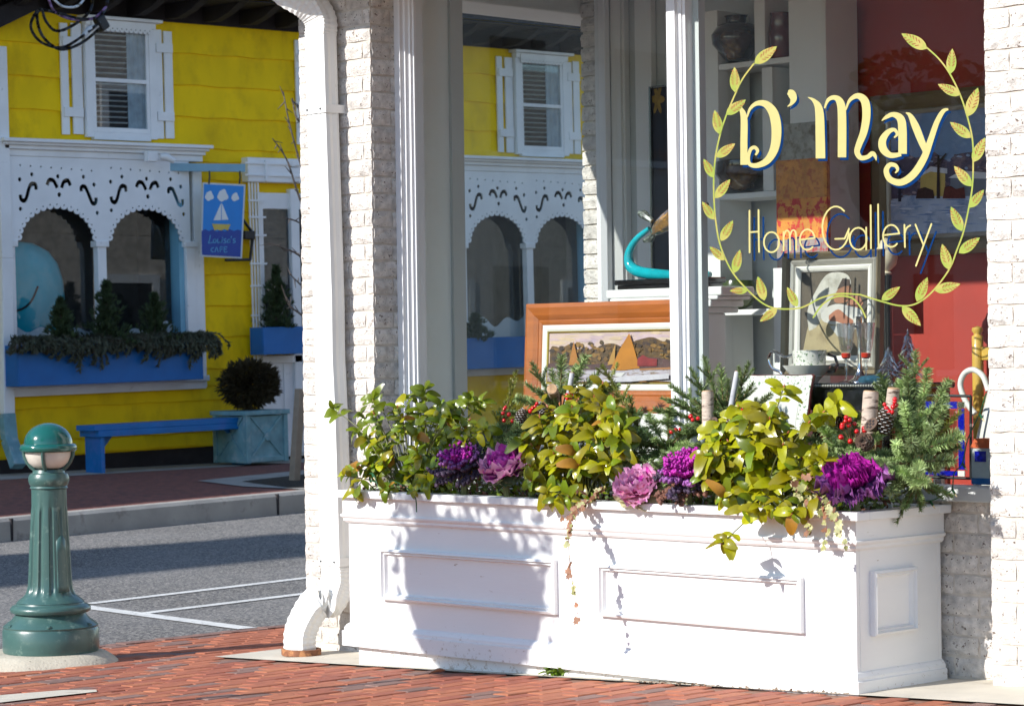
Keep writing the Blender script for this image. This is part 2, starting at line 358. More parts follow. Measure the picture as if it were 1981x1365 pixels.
# shop pavement: sand bed, single clay pavers, concrete apron
pave = grid_mesh(MB(), frange(KX0, 6, 30), frange(1.2, 18, 20), lambda x, y: gz(x) - .0065).build('brick_pavement', 'joint_sand', fix=False)
tag(pave, kind='structure')
mb = MB(); mb.add([(KX0, 1.2, gz(KX0) - .006), (KX0, 18, gz(KX0) - .006), (KX0 + .001, 18, -.4), (KX0 + .001, 1.2, -.4)], [(0, 1, 2, 3)]).build('pavement_edge', 'joint_sand', pave, fix=False)
APRON = (-10.40, -4.4, 8.225, 8.95)
def paver_mesh(name, m, seed):
    random.seed(seed); mb = MB(); L, W, Hh = .0965, .0462, .03; c = .004; j = lambda: rnd(-.0012, .0012)
    lo = [(-W, -L), (W, -L), (W, L), (-W, L)]
    mb.v += [Vector((x + j(), y + j(), -Hh)) for x, y in lo] + [Vector((x + j(), y + j(), -c)) for x, y in lo] + [Vector((x * (1 - c / W) + j(), y * (1 - c / L) + j(), 0)) for x, y in lo]
    for b in (0, 4):
        for i in range(4): mb.f.append((b + i, b + (i + 1) % 4, b + 4 + (i + 1) % 4, b + 4 + i)); mb.mi.append(0)
    mb.f.append((8, 9, 10, 11)); mb.mi.append(0)
    return mb.mesh(name, mats=[MATS[m]])
PV = [paver_mesh('paver_%d' % i, 'paver_red' if i < 5 else 'paver_grey', i) for i in range(7)]
random.seed(11)
cells = []
tilt = Matrix.Rotation(-math.atan(.037), 4, 'Y')
boll = (-11.02, 7.66)
ix = 0; x = KX0 + .14
while x < -4.6:
    y = 6.0 + (.1 if ix % 2 else 0)
    while y < 11.5:
        p = Vector((x, y, gz(x)))
        inside = (x > APRON[0] - .05 and y > APRON[2] - .09)
        u, v = pix(p)
        if not inside and -40 < u < 2030 and 1180 < v < 1400 and math.hypot(x - boll[0], y - boll[1]) > .30:
            cells.append((abs(v), x, y))
        y += .203
    x += .1015; ix += 1
def visible_paver(c):                                      # in view, not behind the planter or the shop
    u, v = pix((c[1], c[2], gz(c[1]))); return v < 1372 and not (c[1] > -10.3 and c[2] > 8.6)
cells.sort(key=lambda c: -(c[0] if visible_paver(c) else c[0] - 1000))
mbr = MB()
for n, (_, x, y) in enumerate(cells):
    grey = random.random() < .13
    M = Matrix.Translation((x, y, gz(x) + rnd(-.0025, .0025))) @ tilt @ Euler((rnd(-.008, .008), rnd(-.008, .008), rnd(-.008, .008))).to_matrix().to_4x4()
    me = PV[random.choice((5, 6)) if grey else random.randrange(5)]
    if n < 300: inst('paver', me, pave, M)
    else:
        k = len(mbr.v); mbr.v += [M @ q.co for q in me.vertices]; mbr.f += [tuple(k + i for i in p.vertices) for p in me.polygons]; mbr.mi += [1 if grey else 0] * len(me.polygons)
if mbr.v: tag(mbr.build('far_pavers', ['paver_red', 'paver_grey'], pave, fix=False), kind='stuff')
mb = MB(); y = 6.5                                         # soldier course along the street edge
while y < 11.5:
    mb.box(KX0 - .01, KX0 + .085, y, y + .062, gz(KX0) - .06, gz(KX0) + .006 + rnd(-.003, .003)); y += .067
tag(mb.build('edging_bricks', 'paver_grey', pave), kind='stuff')
def on_pave(poly, name, m, dz):
    return MB().add([(x, y, gz(x) + dz) for x, y in poly], [tuple(range(len(poly)))]).build(name, m, fix=False)
ap = MB(); grid_mesh(ap, frange(APRON[0], APRON[1], 12), [APRON[2], APRON[3]], lambda x, y: gz(x) + .004); apron = tag(ap.build('concrete_apron', 'concrete', fix=False), kind='structure')
cs = [onG(*p) for p in ((-40, 1349), (120, 1336), (186, 1335), (188, 1339), (60, 1353), (-40, 1365))]
tag(on_pave([(p.x, p.y) for p in cs], 'pavement_strip', 'concrete', .0055), kind='structure')

# ================================================================== SHADE BUILDINGS (added beyond the frame, sized for the shadows they throw on the street)
def shade_block(name, y0, y1, h, label, m, xb=-34):
    t = thing(name, label, 'building', (-26, (y0 + y1) / 2, 0))
    MB().box(xb, -24.05, y0, y1, -.5, h).build('wall', m, t)
    MB().box(xb - .2, -23.9, y0 - .1, y1, h + .003, h + .25).build('parapet', 'house_white', t)
    for r in range(int(h / 3)):
        y = y0 + 1.2
        while y < y1 - 1.5:
            w = node('window', t); MB().box(-24.04, -24.0, y, y + 1.0, 1 + r * 3, 2.5 + r * 3).build('pane', 'black_iron', w)
            MB().box(-24.045, -23.95, y - .1, y + 1.1, .9 + r * 3, .99 + r * 3).build('sill', 'house_white', w); y += 2.4
mat('block_paint', (.62, .58, .52), .8, .1, 1)
shade_block('shade_building', -12.8, 15.4, 8.45, 'grey three storey building added unseen beside the yellow house to shade the street', 'block_paint')
shade_block('shade_slab', -34, -12.9, 16.3, 'tall thin grey slab added far down the street beyond the frame as a shadow caster', 'block_paint', -25.6)  # added thin and tall so that its shadow forms the dark street band
# ================================================================== SHOP BUILDING
YF, YW, YG = 8.72, 8.89, 8.955                             # pier front, recessed wall, glass
XL, XLr, XRr = -10.26, -9.70, -6.01                        # left corner, left pier's inner edge, right pier's inner edge
CP = .0851                                                 # brick course
shop = thing('shop_building', 'corner shop of rough whitewashed brick with big display window and gold lettering', 'shop', (-8, 9.5, 0))
def brick_mesh(L, D, seed, H=CP - .011):
    """split-face brick: front face (towards -y) broken and uneven"""
    random.seed(seed); nx = max(2, int(L / .045)); nz = 3; mb = MB(); x0, z0 = -L / 2, -H / 2
    for k in range(nz + 1):
        for i in range(nx + 1):
            edge = i in (0, nx) or k in (0, nz); corner = i in (0, nx) and k in (0, nz)
            x, z = x0 + L * i / nx, z0 + H * k / nz
            y = rnd(-.009, -.002) if not edge else rnd(-.003, .002)
            if corner: y += .003
            if not edge: x += rnd(-.008, .008); z += rnd(-.005, .005)
            else: x += rnd(-.0025, .0025); z += rnd(-.003, .003)
            mb.v.append(Vector((x, y, z)))
    W = nx + 1
    for k in range(nz):
        for i in range(nx): mb.f.append((k * W + i, k * W + i + 1, (k + 1) * W + i + 1, (k + 1) * W + i)); mb.mi.append(0)
    rim = [i for i in range(W)] + [k * W + nx for k in range(1, nz + 1)] + [nz * W + i for i in reversed(range(nx))] + [k * W for k in reversed(range(1, nz))]
    b0 = len(mb.v); mb.v += [Vector((mb.v[i].x, D, mb.v[i].z)) for i in rim]; n = len(rim)
    for i in range(n): mb.f.append((rim[i], b0 + i, b0 + (i + 1) % n, rim[(i + 1) % n])); mb.mi.append(0)
    return mb.mesh('brick', mats=[MATS['brick_white']], smooth=False)
BM = {}
def bricks(parent, x0, x1, y, z0, z1, pattern, flip=False, zoff=0.):
    """courses of single bricks on the plane facing -y (flip: facing +x, x0..x1 read along y)"""
    n0 = int(math.floor((z0 - zoff) / CP)); c = n0
    while zoff + c * CP < z1:
        z = zoff + (c + .5) * CP
        xs = [x0]
        for L in pattern[c % 2]:
            if xs[-1] + L >= x1 - .03: break
            xs.append(xs[-1] + L)
        xs.append(x1)
        for a, b in zip(xs[:-1], xs[1:]):
            L = round(b - a - .009, 3); key = (L, random.randrange(4))
            if key not in BM: st = random.getstate(); BM[key] = brick_mesh(L, .07, hash(key) % 999); random.setstate(st)
            cx = (a + b) / 2; rot = Matrix.Rotation(PI / 2, 4, 'Z') if flip else Matrix.Identity(4)
            mir = Matrix.Scale(-1, 4, (0, 0, 1)) if random.random() < .5 else Matrix.Identity(4)
            loc = (y, cx, z) if flip else (cx, y, z)
            inst('brick', BM[key], parent, Matrix.Translation(loc) @ rot @ Euler((rnd(-.012, .012), 0, rnd(-.012, .012))).to_matrix().to_4x4() @ mir)
        c += 1
random.seed(5)
# piers
pl = node('brick_pier', shop)
MB().box(XL + .004, XLr - .0045, YF + .0045, YW + .06, -.45, 3.31).build('mortar', 'mortar', pl)
bricks(pl, XL, XLr, YF, -.16, 3.3, ([.25] * 3, [.125] + [.25] * 3), zoff=-.02)
bricks(pl, YF + .008, YW + .02, XLr, -.16, 3.3, ([.125, .25], [.25]), flip=True, zoff=-.02)
pr = node('brick_pier', shop)
MB().box(XRr + .004, -4.4, YF + .0045, YW + .06, -.3, 3.31).build('mortar', 'mortar', pr)
bricks(pr, XRr, -5.35, YF, .0, 3.3, ([.25] * 4, [.125] + [.25] * 4), zoff=.012)
# wall under the window
uw = node('apron_wall', shop)
MB().box(XLr, XRr, YW + .004, YW + .18, -.4, .742).build('mortar', 'mortar', uw)
bricks(uw, -6.56, XRr + .06, YW, .0, .74, ([.25] * 4, [.125] + [.25] * 4), zoff=.012)
# side wall with its own window
SW0, SW1, SZ0, SZ1 = 9.57, 10.85, .80, 3.50
sw = node('side_wall', shop)
MB().box(XL + .012, XL + .16, YW + .062, SW0, -.45, 3.56).build('wall_panel', 'wall_brick_rough', sw)
MB().box(XL + .012, XL + .16, SW0 + .001, SW1 + .011, -.45, SZ0).build('wall_panel', 'wall_brick_rough', sw)
MB().box(XL + .012, XL + .16, SW0 + .001, SW1 + .011, SZ1, 3.56).build('wall_panel', 'wall_brick_rough', sw)
MB().box(XL + .012, XL + .21, SW1 + .012, 46, -.45, 3.56).build('wall_panel', 'wall_brick_rough', sw)
bricks(sw, XL, XL + .17, SW1, SZ0, SZ1, ([.3], [.3]), zoff=-.02)
siw = node('side_window', shop)
GX = XL + .185
for a, b, z0, z1 in ((SW0, SW0 + .05, SZ0, SZ1), (SW1 - .045, SW1 - .002, SZ0, SZ1), (SW0 + .052, SW1 - .048, SZ0, SZ0 + .06), (SW0 + .052, SW1 - .048, SZ1 - .06, SZ1)):
    MB().box(GX - .03, GX + .05, a, b, z0, z1).build('frame', 'frame_paint', siw, bevel=.004)
MB().box(GX - .002, GX + .002, SW0 + .048, SW1 - .046, SZ0 + .058, SZ1 - .058).build('pane', 'shop_glass', siw)
# inner lining of the display room
rm = node('display_room', shop)
LX, BY = -9.95, 10.92
MB().box(GX + .052, LX, YG + .03, SW0 + .02, .5, 3.54).build('lining', 'lining_blue', rm)
MB().box(GX + .052, LX, SW0 + .021, SW1 + .05, .3, SZ0 - .02).build('lining', 'interior_white', rm)
MB().box(GX + .052, LX, SW0 + .021, SW1 + .05, SZ1 + .02, 3.545).build('lining', 'interior_white', rm)
MB().box(GX + .052, LX, SW1 + .002, BY - .001, .3, 3.545).build('jamb_lining', 'interior_white', rm)
MB().box(LX - .02, LX + .02, SW0 - .07, SW0 + .02, .6, 3.53).build('casing', 'interior_grey', rm)
RX = onY(1612, 300, BY).x
MB().box(-10.2, RX, BY, BY + .1, .0, 3.55).build('back_wall', 'interior_grey', rm)
MB().box(RX + .001, -4.4, BY, BY + .1, .0, 3.55).build('red_back_wall', 'interior_red', rm)
MB().box(-10.05, -4.4, YW + .181, BY - .002, .02, .62).build('platform', 'interior_floor', rm)
MB().box(-4.5, -4.4, YW + .2, BY - .003, .63, 3.54).build('side_lining', 'interior_grey', rm)
MB().box(-10.04, -4.41, YG + .05, BY - .003, 3.548, 3.558).build('ceiling', 'interior_white', rm)
# pilasters and trim on the back wall
for p0, p1 in ((1181, 1216), (1236, 1268), (1600, 1618)):
    a, b = onY(p0, 400, BY - .03).x, onY(p1, 400, BY - .03).x
    MB().box(a, b, BY - .05, BY - .004, .63, 3.53).build('pilaster', 'interior_white', rm, bevel=.006)
# roof slab and eaves
MB().box(XL - .37, -4.2, 8.22, 8.96, 3.32, 3.62).build('eaves', 'white_paint', shop, bevel=.01)
MB().box(XL - .37, XL + .0, 8.961, 13.2, 3.32, 3.62).build('eaves', 'white_paint', shop, bevel=.01)
MB().box(XL + .001, -4.2, 8.961, 13.2, 3.561, 3.62).build('roof', 'white_paint', shop)
MB().box(XL + .03, -4.4, 13.21, 46, 3.57, 7.2).build('upper_wall', 'wall_brick_rough', shop)
for yy in (15.5, 19.5, 23.5, 27.5, 31.5, 35.5, 39.5):                # windows of the long side wall
    for z_ in (1.0, 4.4):
        w_ = node('side_sash_window', shop); MB().box(XL - .02, XL + .011, yy, yy + 1.1, z_, z_ + 1.7).build('pane', 'black_iron', w_)
        for q_ in ((yy - .16, yy - .001, z_ - .16, z_ + 1.86), (yy + 1.101, yy + 1.26, z_ - .16, z_ + 1.86), (yy, yy + 1.1, z_ - .16, z_ - .001), (yy, yy + 1.1, z_ + 1.701, z_ + 1.86)): MB().box(XL - .05, XL + .011, *q_).build('frame', 'house_white', w_)
# front window: casing, mullion, sill, panes
fw = node('front_window', shop)
def vprof(poly, z0, z1, name, m='frame_paint', bevel=.0025):
    mb = MB(); mb.prism(poly, lambda u, v, d: (u, v, d), z0, z1); return mb.build(name, m, fw, bevel=bevel)
ZS, ZT = .80, 3.30
vprof([(XLr + .002, YG + .05), (XLr + .002, YW - .012), (XLr + .046, YW - .012), (XLr + .046, YW + .012), (XLr + .058, YW + .012), (XLr + .064, YW + .034), (XLr + .074, YW + .034), (XLr + .074, YW + .05), (XLr + .084, YW + .05), (XLr + .084, YG + .05)], ZS, ZT, 'casing')
MX0 = onY(1293, 400, YW - .012).x
vprof([(MX0, YG + .05), (MX0, YW - .012), (MX0 + .052, YW - .012), (MX0 + .052, YW + .010), (MX0 + .072, YW + .010), (MX0 + .072, YW + .02), (MX0 + .088, YW + .02), (MX0 + .088, YG + .05)], ZS, ZT, 'mullion')
MB().box(MX0 + .0881, MX0 + .125, YG + .006, YG + .05, ZS, ZT).build('stop_bead', 'interior_grey', fw)
MX1 = MX0 + .1
MB().box(XLr - .03, XRr + .01, YW - .055, YG + .06, .742, .802).build('sill', 'interior_grey', fw, bevel=.006)
MB().box(XLr + .01, XRr + .01, YW + .012, YW + .05, .684, .7415).build('sill_apron', 'interior_grey', fw)
MB().box(XLr + .082, MX0 + .003, YG - .003, YG + .003, .80, 3.3).build('pane', 'shop_glass', fw)
pane2 = MB().box(MX0 + .086, XRr + .06, YG - .003, YG + .003, .80, 3.3).build('pane', 'shop_glass', fw)

# ---- painted lettering and wreath on the right pane
mat('cream_paint', (.47, .42, .17), .6, .04, 12, spec=.2)
mat('letter_blue', (.001, .026, .11), .7, .06, 12, spec=.05)
mat('leaf_lime', (.25, .31, .035), .5, .08, 20, col2=(.37, .32, .07), c2scale=14, c2lo=.45, c2hi=.6)
mat('leaf_orange', (.26, .07, .01), .55, .1, 20)
sgn = node('window_sign', shop)
K = 2.909
def g7(dx=0, dy=0, off=.0055): return lambda u, v: onY(1300 + (u + dx) / K, (v + dy) / K, YG - off)
def g8(dx=0, dy=0, off=.0055): return lambda u, v: onY(1300 + (u + dx) / K, 380 + (v + dy) / K, YG - off)
LET = [
 [[(355, 590, 4), (385, 610, 20), (405, 665, 38), (405, 800, 40), (405, 928, 40)], [(422, 662, 8), (440, 612, 16), (480, 582, 26), (530, 588, 40), (572, 640, 54), (588, 730, 56), (578, 830, 50), (540, 900, 40), (485, 930, 30), (440, 926, 22), (430, 890, 18), (442, 842, 20), (466, 830, 20), (482, 850, 18), (470, 874, 10)]],
 [[(652, 520, 26), (672, 528, 46), (684, 556, 38), (672, 584, 18), (650, 600, 4)]],
 [[(765, 548, 4), (800, 568, 22), (828, 620, 46), (834, 760, 52), (836, 892, 54)], [(858, 610, 8), (880, 562, 20), (918, 550, 28), (948, 580, 44), (957, 660, 48), (957, 886, 48)], [(978, 620, 8), (1000, 565, 18), (1046, 540, 32), (1086, 572, 46), (1094, 650, 46), (1080, 740, 42), (1052, 815, 36), (1042, 856, 32), (1062, 888, 28), (1100, 884, 24), (1128, 864, 26), (1144, 880, 18), (1150, 904, 4)]],
 [[(1180, 680, 4), (1206, 660, 20), (1245, 645, 28), (1286, 668, 44), (1297, 730, 48), (1298, 866, 48)], [(1290, 868, 22), (1230, 874, 32), (1190, 840, 44), (1185, 790, 42), (1215, 745, 30), (1250, 730, 20), (1268, 755, 16), (1250, 775, 8)]],
 [[(1315, 635, 4), (1340, 650, 24), (1370, 710, 42), (1402, 790, 40), (1428, 850, 34)], [(1555, 615, 10), (1525, 628, 24), (1490, 690, 30), (1455, 790, 34), (1418, 890, 40), (1360, 980, 42), (1290, 1026, 38), (1228, 1010, 34), (1206, 962, 30), (1226, 928, 26), (1258, 932, 22), (1270, 956, 16), (1256, 974, 6)]],
]
for L in LET:
    n = node('letter', sgn); a = MB(); b = MB()
    for i, st in enumerate(L): ribbon(a, st, g7(0, 0, .0062 + i * .0005), ramp=.0004, cap=False); ribbon(b, st, g7(13, 15, .0040 + i * .0005), ramp=.0004, cap=False)
    b.build('shadow_stroke', 'letter_blue', n, fix=False); a.build('gold_stroke', 'cream_paint', n, fix=False)
def arc(cx, cy, rx, ry, a0, a1, n=14): return [(cx + rx * math.cos(math.radians(a0 + (a1 - a0) * i / n)), cy + ry * math.sin(math.radians(a0 + (a1 - a0) * i / n))) for i in range(n + 1)]
W8 = 9.6
HG = [
 [[(436, 80), (436, 200), (437, 315)], [(487, 77), (488, 200), (490, 312)], [(436, 201), (487, 198)]],
 [arc(560, 257, 43, 57, 0, 360, 20)],
 [[(628, 305), (628, 200)], [(629, 225), (640, 196), (655, 194), (663, 220), (664, 303)], [(664, 222), (675, 193), (690, 192), (698, 216), (699, 301)]],
 [[(722, 244), (802, 233)] + [], arc(762, 243, 42, 58, -10, -315, 18)],
 [arc(922, 178, 76, 122, -52, -360, 20) + [(972, 238)], [(918, 239), (972, 237)]],
 [arc(1048, 238, 48, 62, 0, 360, 20), [(1093, 175), (1093, 298)]],
 [[(1118, 50), (1119, 170), (1120, 292)]],
 [[(1160, 45), (1161, 170), (1163, 290)]],
 [[(1190, 218), (1280, 208)], arc(1234, 222, 46, 62, -12, -315, 18)],
 [[(1308, 160), (1311, 285)], [(1311, 205), (1320, 178), (1341, 163)]],
 [[(1370, 158), (1415, 272)], [(1460, 155), (1373, 390)]],
]
for L in HG:
    n = node('letter', sgn); a = MB(); b = MB()
    for i, st in enumerate(L): ribbon(a, st, g8(0, 0, .0062 + i * .0005), W8, k=3 if len(st) > 2 and len(st) < 10 else 0, ramp=.0003); ribbon(b, st, g8(27, 42, .0040 + i * .0005), W8, k=3 if len(st) > 2 and len(st) < 10 else 0, ramp=.0003)
    b.build('shadow_stroke', 'letter_blue', n, fix=False); a.build('gold_stroke', 'cream_paint', n, fix=False)
wr = node('painted_wreath', shop)
stemL = [(460, 360), (400, 440), (360, 520), (305, 650), (270, 760), (245, 880), (235, 1000), (236, 1120)] + [(x, y + 380 * K) for x, y in ((245, 130), (265, 250), (300, 350), (350, 440), (420, 520), (510, 600), (590, 630), (700, 630), (760, 612), (840, 570), (940, 547), (1060, 552))]
stemR = [(1435, 270), (1500, 330), (1560, 410), (1620, 530), (1660, 650), (1690, 780), (1695, 910), (1690, 1050), (1670, 1170)] + [(x, y + 380 * K) for x, y in ((1640, 200), (1600, 310), (1560, 410), (1470, 530), (1380, 600), (1290, 615), (1180, 590), (1060, 552))]
tail = [(x, y + 380 * K) for x, y in ((795, 680), (850, 605), (930, 562), (1010, 570), (1060, 620), (1090, 680))]
for i, st in enumerate((stemL, stemR, tail)): ribbon(MB(), st, g7(0, 0, .0050 + i * .0003), 9).build('stem', 'leaf_lime', wr, fix=False)
L7 = [((465, 358), (590, 262)), ((355, 520), (352, 378)), ((305, 645), (415, 562)), ((268, 755), (240, 620)), ((250, 885), (355, 808)), ((235, 1000), (178, 895)), ((243, 1115), (327, 1010)),
      ((1435, 275), (1292, 190)), ((1568, 415), (1578, 275)), ((1622, 535), (1497, 475)), ((1665, 655), (1722, 495)), ((1682, 775), (1565, 688)), ((1695, 912), (1762, 775)), ((1685, 1048), (1588, 935)), ((1675, 1168), (1755, 1068))]
L8 = [((237, 130), (170, 30)), ((275, 250), (343, 135)), ((295, 358), (212, 283)), ((350, 430), (383, 300)), ((425, 530), (325, 530)), ((520, 585), (483, 450)), ((592, 630), (495, 703)), ((705, 620), (648, 510)), ((1180, 583), (1283, 508)), ((1378, 590), (1438, 455)),
      ((1295, 620), (1400, 727)), ((1480, 530), (1622, 492)), ((1560, 412), (1520, 268)), ((1615, 318), (1732, 232)), ((1632, 195), (1570, 58))]
for (a, b) in L7 + [((a[0], a[1] + 380 * K), (b[0], b[1] + 380 * K)) for a, b in L8]:
    dx, dy = b[0] - a[0], b[1] - a[1]; L = math.hypot(dx, dy); w = .40 * L
    pr_ = [(a[0] + dx * t, a[1] + dy * t, max(2, w * math.sin(PI * t ** .8) ** .85)) for t in [i / 8 for i in range(9)]]
    lf = ribbon(MB(), pr_, g7(0, 0, .0064), k=2, cap=False)
    fr = g7(0, 0, .0072); nx, ny = -dy / L, dx / L
    for t in (.3, .42, .54, .66, .78):
        for sgd in (-1, 1):
            s0, s1 = .10 * w, .30 * w * math.sin(PI * t) + .05 * w
            p = (a[0] + dx * t + nx * s0 * sgd, a[1] + dy * t + ny * s0 * sgd); q = (a[0] + dx * (t + .10) + nx * s1 * sgd, a[1] + dy * (t + .10) + ny * s1 * sgd)
            ribbon(lf, [(p[0], p[1], 4), (q[0], q[1], 6)], fr, k=0, m=1, cap=False)
    lf.build('leaf', ['leaf_lime', 'leaf_orange'], wr, fix=False)

# ---- downspout
dsp = node('downspout', shop)
def dprof(c, ax, ay, w=.145, d=.085):
    """corrugated rectangular section round c; ax = across, ay = outwards"""
    out = []; n = 8
    for i in range(n + 1): out.append(c + ax * (-w / 2 + w * i / n) + ay * (d / 2 + (.0045 if i % 2 and 0 < i < n else 0)))
    for i in range(1, 5): out.append(c + ax * (w / 2 + (.004 if i % 2 else 0)) + ay * (d / 2 - d * i / 4))
    for i in range(1, 5): out.append(c + ax * (w / 2 - w * i / 4) + ay * (-d / 2))
    for i in range(1, 4): out.append(c + ax * (-w / 2) + ay * (-d / 2 + d * i / 4))
    return out
def sweep(sections, name, m='metal_white', smooth=False):
    mb = MB(); n = len(sections[0])
    for s in sections: mb.v += s
    for i in range(len(sections) - 1):
        for j in range(n): mb.f.append((i * n + j, i * n + (j + 1) % n, (i + 1) * n + (j + 1) % n, (i + 1) * n + j)); mb.mi.append(0)
    mb.f += [tuple(range(n)), tuple((len(sections) - 1) * n + j for j in range(n))]; mb.mi += [0, 0]
    return mb.build(name, m, dsp, smooth=smooth, angle=30)
YD = YF - .075
top = onY(620, 62, YD); bot = onY(652, 1108, YD)
AX, AY = Vector((1, 0, 0)), Vector((0, -1, 0))
sweep([dprof(top.lerp(bot, i / 10) + Vector((rnd(-.002, .002), 0, 0)), AX, AY, .145 - (.012 if i == 6 else 0)) for i in range(11)], 'pipe')
def elbow(pts, name, crimp=.006):
    q = [Vector(p) for p in spline([tuple(p) for p in pts], 9)]; secs = []
    for i, p in enumerate(q):
        t = (q[min(i + 1, len(q) - 1)] - q[max(i - 1, 0)]).normalized(); ay = (AY - t * AY.dot(t)); ay = ay.normalized() if ay.length > .2 else (Vector((0, 0, 1)) - t * t.z).normalized()
        ax = ay.cross(t).normalized(); ax = ax if ax.x > 0 else -ax
        c = crimp if (i % 2) else 0
        secs.append(dprof(p, ax, ay, .15 - c, .092 - c))
    return sweep(secs, name)
out_end = onG(583, 1268); oz = out_end.z
elbow([bot + Vector((0, 0, .03)), bot + Vector((0, -.002, -.06)), bot + Vector((-.005, -.05, -.14)), Vector((lerp(bot.x, out_end.x, .55), lerp(bot.y, out_end.y, .62), oz + .26)), Vector((out_end.x, out_end.y, oz + .13)), Vector((out_end.x - .004, out_end.y - .004, oz + .015))], 'lower_elbow')
elbow([top + Vector((0, 0, -.02)), top + Vector((0, 0, .06)), top + Vector((-.03, -.05, .14)), top + Vector((-.12, -.13, .22)), top + Vector((-.2, -.2, .34))], 'upper_elbow')
mb = MB(); mb.lathe([(.105, 0), (.11, .004), (.11, .034), (.095, .034), (.095, .0)], (out_end.x, out_end.y, oz + .004), 24, sy=.85); mb.build('drain_collar', 'rust', dsp, smooth=True)
for pz in (onY(630, 212, YD), onY(655, 1085, YD)):
    t = (top.z - pz.z) / (top.z - bot.z); c = top.lerp(bot, t); h = .042
    MB().box(c.x - .083, c.x + .083, YD - .0515, YD - .049, c.z - h / 2, c.z + h / 2).build('strap', 'metal_white', dsp)
    MB().box(c.x + .0805, c.x + .083, YD - .0488, YF + .005, c.z - h / 2, c.z + h / 2).build('strap', 'metal_white', dsp)
    for dx in (-.062, .04): MB().ball((c.x + dx, YD - .052, c.z), .006, 8, 5).build('screw', 'black_iron', dsp)
# ================================================================== PLANTER BOX
PY0, PX0, PX1, PYB = 8.255, -9.415, -6.33, 8.845
planter = thing('planter_box', 'long white panelled wooden planter box full of winter greenery under the shop window', 'planter', (-7.87, 8.55, gz(-7.87)))
def hollow(x0, x1, y0, y1, z0, z1, t, name, bevel=.003, m='planter_paint'):
    """four boards round the box, butted at the corners"""
    for q in ((x0, x1, y0, y0 + t), (x0, x1, y1 - t, y1), (x0, x0 + t, y0 + t + .0005, y1 - t - .0005), (x1 - t, x1, y0 + t + .0005, y1 - t - .0005)):
        MB().box(*q, z0, z1).build(name, m, planter, bevel=bevel)
def ring(prof, name, x0, x1, y0, y1, m='planter_paint'):
    """moulding run round the box: prof = (outset, z)"""
    mb = MB(); n = len(prof)
    for cx, cy, sx_, sy_ in ((x0, y0, -1, -1), (x1, y0, 1, -1), (x1, y1, 1, 1), (x0, y1, -1, 1)):
        for o_, z in prof: mb.v.append(Vector((cx + sx_ * o_, cy + (sy_ * o_ if cy == y0 else 0), z)))
    for c in range(4):
        d = (c + 1) % 4
        for i in range(n): j = (i + 1) % n; mb.f.append((c * n + i, d * n + i, d * n + j, c * n + j)); mb.mi.append(0)
    return mb.build(name, m, planter)
hollow(PX0 + .012, PX1 - .012, PY0 + .015, PYB, -.02, .70, .022, 'board')
mb = MB(); z0p, z1p = -.2, -.0145
xs_ = [PX0 + .07, PX1 - .02]
MB().add([(xs_[0], PY0 + .02, gz(xs_[0]) - .03), (xs_[1], PY0 + .02, gz(xs_[1]) - .03), (xs_[1], PYB - .02, gz(xs_[1]) - .03), (xs_[0], PYB - .02, gz(xs_[0]) - .03),
          (xs_[0], PY0 + .02, -.022), (xs_[1], PY0 + .02, -.022), (xs_[1], PYB - .02, -.022), (xs_[0], PYB - .02, -.022)],
         [(0, 3, 2, 1), (4, 5, 6, 7), (0, 1, 5, 4), (1, 2, 6, 5), (2, 3, 7, 6), (3, 0, 4, 7)]).build('plinth', 'planter_paint', planter)
ring([(-.02, -.021), (.014, -.021), (.014, .050), (.006, .053), (.006, .066), (-.004, .082), (-.014, .088), (-.02, .088)], 'base_moulding', PX0, PX1, PY0, PYB)
ring([(-.02, .572), (-.006, .572), (.004, .582), (.004, .592), (.014, .602), (.016, .610), (.006, .616), (.006, .694), (-.02, .694)], 'frieze', PX0, PX1, PY0, PYB)
hollow(PX0 - .042, PX1 + .036, PY0 - .036, PYB + .012, .6945, .728, .085, 'rim_board', .003)
MB().box(PX0 + .04, PX1 - .04, PY0 + .04, PYB - .03, .30, .66).build('soil', 'soil', planter)
def mould(quad, fn, name, parent, m, w=.030, prof=((0, 0), (.03, .024), (.38, .030), (.52, .014), (.8, .019), (1, 0))):
    """mitred picture-frame moulding; quad = 4 corners (u, v); prof = (share of width, height)"""
    cx = sum(q[0] for q in quad) / 4; cy_ = sum(q[1] for q in quad) / 4; mb = MB(); n = len(prof)
    for (u, v) in quad:
        for s, h in prof: mb.v.append(Vector(fn(u + (1 if u < cx else -1) * w * s, v + (1 if v < cy_ else -1) * w * s, h)))
    for c in range(4):
        d = (c + 1) % 4
        for i in range(n - 1): mb.f.append((c * n + i, d * n + i, d * n + i + 1, c * n + i + 1)); mb.mi.append(0)
    return mb.build(name, m, parent)
fy = PY0 + .015
ff = lambda u, v, h: (u, fy - h + .0004, v)
def rectpx(p0, p1, Y):
    a, b = onY(*p0, Y), onY(*p1, Y); return [(a.x, a.z), (b.x, a.z), (b.x, b.z), (a.x, b.z)]
mould(rectpx((742, 1060), (1080, 1188), fy), ff, 'panel_moulding', planter, 'planter_paint')
mould(rectpx((1163, 1090), (1557, 1224), fy), ff, 'panel_moulding', planter, 'planter_paint')
sxp = PX1 - .012
a, b = onX(1682, 1104, sxp), onX(1768, 1218, sxp)
mould([(a.y, a.z), (b.y, a.z), (b.y, b.z), (a.y, b.z)], lambda u, v, h: (sxp + h - .0004, u, v), 'panel_moulding', planter, 'planter_paint')

